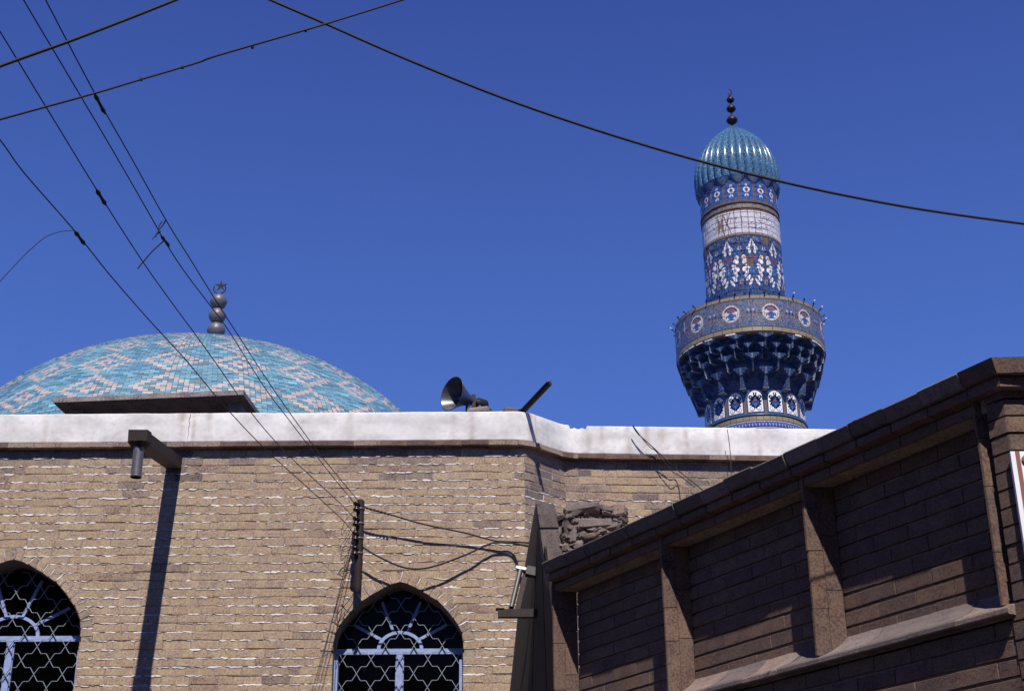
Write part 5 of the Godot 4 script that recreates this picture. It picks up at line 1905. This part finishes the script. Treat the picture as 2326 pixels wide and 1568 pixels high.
func build_cables() -> void:
	# heavy cables overhead
	cable("overhead_cable", "thickest black cable crossing the sky, highest above the dome", [[-140, 206, 3.6], [0, 150, 3.65], [180, 85, 3.7], [395, 1, 3.8], [520, -52, 3.85]], 0.0052, M.cable)
	var c2 := cable("overhead_cable", "black knotted cable with small clips below the thickest cable", [[-140, 312, 4.4], [0, 271, 4.4], [210, 213, 4.45], [320, 180, 4.5], [445, 143, 4.55], [500, 124, 4.55], [720, 60, 4.6], [900, 4, 4.7], [1060, -48, 4.75]], 0.0042, M.cable)
	for q: Array in [[414, 150, 4.53], [573, 104, 4.58], [320, 177, 4.5], [694, 66, 4.6]]:
		var b := MB.new()
		b.lathe(px(q[0], q[1] + 3, q[2]), Vector3.UP, [Vector2(0.002, -0.008), Vector2(0.006, -0.004), Vector2(0.006, 0.006), Vector2(0.002, 0.01)], 8)
		part("clip", b.mesh(), M.cable, c2)
	cable("overhead_cable", "long sagging black cable running down past the minaret cap", [[480, -62, 5.2], [615, 0, 5.2], [740, 54, 5.25], [930, 137, 5.3], [1180, 236, 5.4], [1480, 334, 5.5], [1765, 410, 5.6], [2050, 468, 5.75], [2326, 508, 5.9], [2480, 526, 6.0]], 0.0062, M.cable)
	# four service wires down to the insulator rack
	var rk := 12.40
	var w1 := cable("service_wire", "lowest service wire of four, spliced where a loose end hangs left", wire_run([[-120, 168, 6.2], [0, 318, 6.9], [55, 393, 7.2], [170, 525, 7.9], [250, 625, 8.4], [340, 728, 8.95], [420, 815, 9.5], [510, 922, 10.1], [600, 1017, 10.8], [700, 1108, 11.5], [778, 1180, 12.1], [806, 1216, rk]], 5.6, rk), 0.0035, M.wire, "wire")
	splice(w1, px(172, 528, run_depth(528)), px(190, 552, run_depth(552)), 0.010)
	loose(w1, [[168, 523, run_depth(523)], [140, 525, run_depth(523)], [105, 537, run_depth(523)], [70, 565, run_depth(523)], [35, 600, run_depth(523)], [-20, 660, run_depth(523)]], 0.002)
	var w2 := cable("service_wire", "second service wire from below, with one long wrapped splice", wire_run([[-100, -90, 6.0], [0, 72, 6.7], [100, 236, 7.4], [225, 440, 8.2], [320, 588, 8.8], [385, 680, 9.3], [450, 768, 9.8], [500, 838, 10.2], [565, 930, 10.7], [650, 1028, 11.4], [770, 1140, 12.1], [808, 1180, rk]], 5.6, rk), 0.0035, M.wire, "wire")
	splice(w2, px(221, 434, run_depth(434)), px(238, 462, run_depth(462)), 0.011)
	var w3 := cable("service_wire", "third service wire from below, with a frayed tie and dangling tail", wire_run([[0, -92, 6.2], [55, 3, 6.6], [175, 205, 7.5], [262, 352, 8.1], [350, 505, 8.7], [372, 545, 8.85], [420, 618, 9.2], [470, 684, 9.6], [520, 752, 10.0], [600, 878, 10.8], [660, 958, 11.2], [740, 1062, 11.9], [810, 1148, rk]], 5.6, rk), 0.0035, M.wire, "wire")
	splice(w3, px(368, 538, run_depth(538)), px(382, 556, run_depth(556)), 0.009)
	loose(w3, [[372, 546, run_depth(546)], [350, 566, run_depth(546)], [335, 582, run_depth(546)], [312, 610, run_depth(546)]], 0.0042)
	loose(w3, [[372, 546, run_depth(546)], [362, 528, run_depth(546)], [360, 515, run_depth(546)], [368, 502, run_depth(546)]], 0.0035)
	loose(w3, [[360, 525, run_depth(525)], [346, 543, run_depth(525)], [352, 536, run_depth(525)], [366, 524, run_depth(525)]], 0.0025)
	var w4 := cable("service_wire", "topmost service wire of four, with a taped splice under the sky", wire_run([[55, -92, 6.2], [105, 3, 6.6], [215, 212, 7.6], [300, 362, 8.2], [377, 500, 8.8], [430, 585, 9.2], [490, 682, 9.7], [550, 775, 10.2], [620, 882, 10.8], [720, 1022, 11.7], [818, 1142, rk]], 5.6, rk), 0.0035, M.wire, "wire")
	splice(w4, px(217, 218, run_depth(218)), px(236, 254, run_depth(254)), 0.010)
	loose(w4, [[377, 498, run_depth(498)], [370, 510, run_depth(498)], [362, 520, run_depth(498)], [352, 538, run_depth(498)]], 0.004)
	loose(w4, [[590, 862, run_depth(862)], [570, 853, run_depth(862)], [545, 847, run_depth(862)], [520, 848, run_depth(862)], [468, 850, run_depth(862)]], 0.0022)
	# curls of wire at the rack
	var curl := cable("wire_curl", "tangle of thin curled wire ends beside the insulator rack", [[804, 1160, 12.38], [782, 1185, 12.36], [776, 1215, 12.36], [790, 1195, 12.34], [806, 1180, 12.36], [790, 1215, 12.34], [772, 1242, 12.35], [785, 1252, 12.36], [806, 1235, 12.38]], 0.0022, M.wire, "wire")
	loose(curl, [[800, 1188, 12.38], [784, 1220, 12.36], [795, 1232, 12.34], [806, 1212, 12.36]], 0.002)
	loose(curl, [[806, 1205, 12.38], [795, 1218, 12.36], [788, 1238, 12.36], [778, 1236, 12.36], [770, 1250, 12.36], [800, 1240, 12.38]], 0.002)
	# cables from the rack to the hoarding
	var k1 := cable("wall_cable", "taut black cable with twisted wrapping from rack to hoarding", [[826, 1150, 12.36], [850, 1158, 12.36], [880, 1166, 12.37], [960, 1189, 12.39], [1050, 1208, 12.42], [1110, 1224, 12.44], [1130, 1228, 12.44], [1170, 1230, 12.42], [1200, 1232, 12.2]], 0.0075, M.cable)
	for i in 7:
		var b := MB.new()
		var c := px(834 + i * 8, 1153.5 + i * 2.2, 12.36)
		b.lathe(c, Vector3(0.93, -0.2, 0.2 * (1 if i % 2 else -1)).normalized(), [Vector2(0.004, -0.012), Vector2(0.012, -0.004), Vector2(0.012, 0.004), Vector2(0.004, 0.012)], 7)
		part("wrapping", b.mesh(), M.cable, k1)
	cable("wall_cable", "slack black cable looping below the taut one to the hoarding", [[822, 1240, 12.36], [850, 1258, 12.36], [905, 1284, 12.37], [945, 1291, 12.37], [990, 1284, 12.38], [1060, 1258, 12.40], [1105, 1237, 12.42], [1130, 1231, 12.43], [1170, 1234, 12.41], [1198, 1240, 12.2]], 0.0085, M.cable)
	# thin wires on the far parapet and at the window
	cable("thin_wire", "thin dark wire slanting down the far white parapet", [[1437, 966, 12.80], [1450, 985, 12.80], [1480, 1012, 12.80], [1520, 1050, 12.84], [1550, 1075, 12.80], [1596, 1112, 12.0]], 0.005, M.cable, "wire")
	cable("thin_wire", "second thin wire crossing the first on the far parapet", [[1438, 966, 12.79], [1460, 996, 12.79], [1478, 1016, 12.80], [1490, 1024, 12.82], [1525, 1068, 12.83], [1548, 1082, 12.83], [1578, 1106, 12.2]], 0.004, M.cable, "wire")
	cable("thin_wire", "hair thin upright wire on the parapet below the minaret", [[1652, 974, 12.80], [1656, 1000, 12.80], [1660, 1040, 12.80], [1661, 1090, 12.4]], 0.0035, M.cable, "wire")
	cable("thin_wire", "thin curled wire hanging at the left side of the window arch", [[806, 1335, 12.46], [800, 1352, 12.45], [782, 1375, 12.44], [768, 1392, 12.44], [766, 1412, 12.44], [775, 1400, 12.43], [784, 1388, 12.44], [775, 1420, 12.45], [764, 1470, 12.46], [762, 1520, 12.46]], 0.003, M.wire, "wire")

# ------------------------------------------------------------------ unseen houses, added so their walls keep the low sky off the shaded brick
func build_added_houses() -> void:
	for q: Array in [[Vector3(-14, 0, -4.5), Vector3(-3.4, 7.3, 14), "unseen plain brick house added opposite the low building to block sky light"], [Vector3(-3.2, 0, 5.0), Vector3(14, 7.3, 14), "unseen plain brick house added opposite the mosque hall to block sky light"]]:
		var lo: Vector3 = q[0]
		var hi: Vector3 = q[1]
		var h := thing("added_house", q[2], "house", Vector3((lo.x + hi.x) * 0.5, 0, (lo.z + hi.z) * 0.5))
		var b := MB.new()
		b.box(Basis(), Vector3.ZERO, lo, hi)
		part("wall", b.mesh(), M.stained[0], h)
		b = MB.new()
		b.box(Basis(), Vector3.ZERO, Vector3(lo.x - 0.08, hi.y + 0.001, lo.z - 0.08), Vector3(hi.x + 0.08, hi.y + 0.2, hi.z + 0.08))
		part("coping", b.mesh(), M.concrete, h)
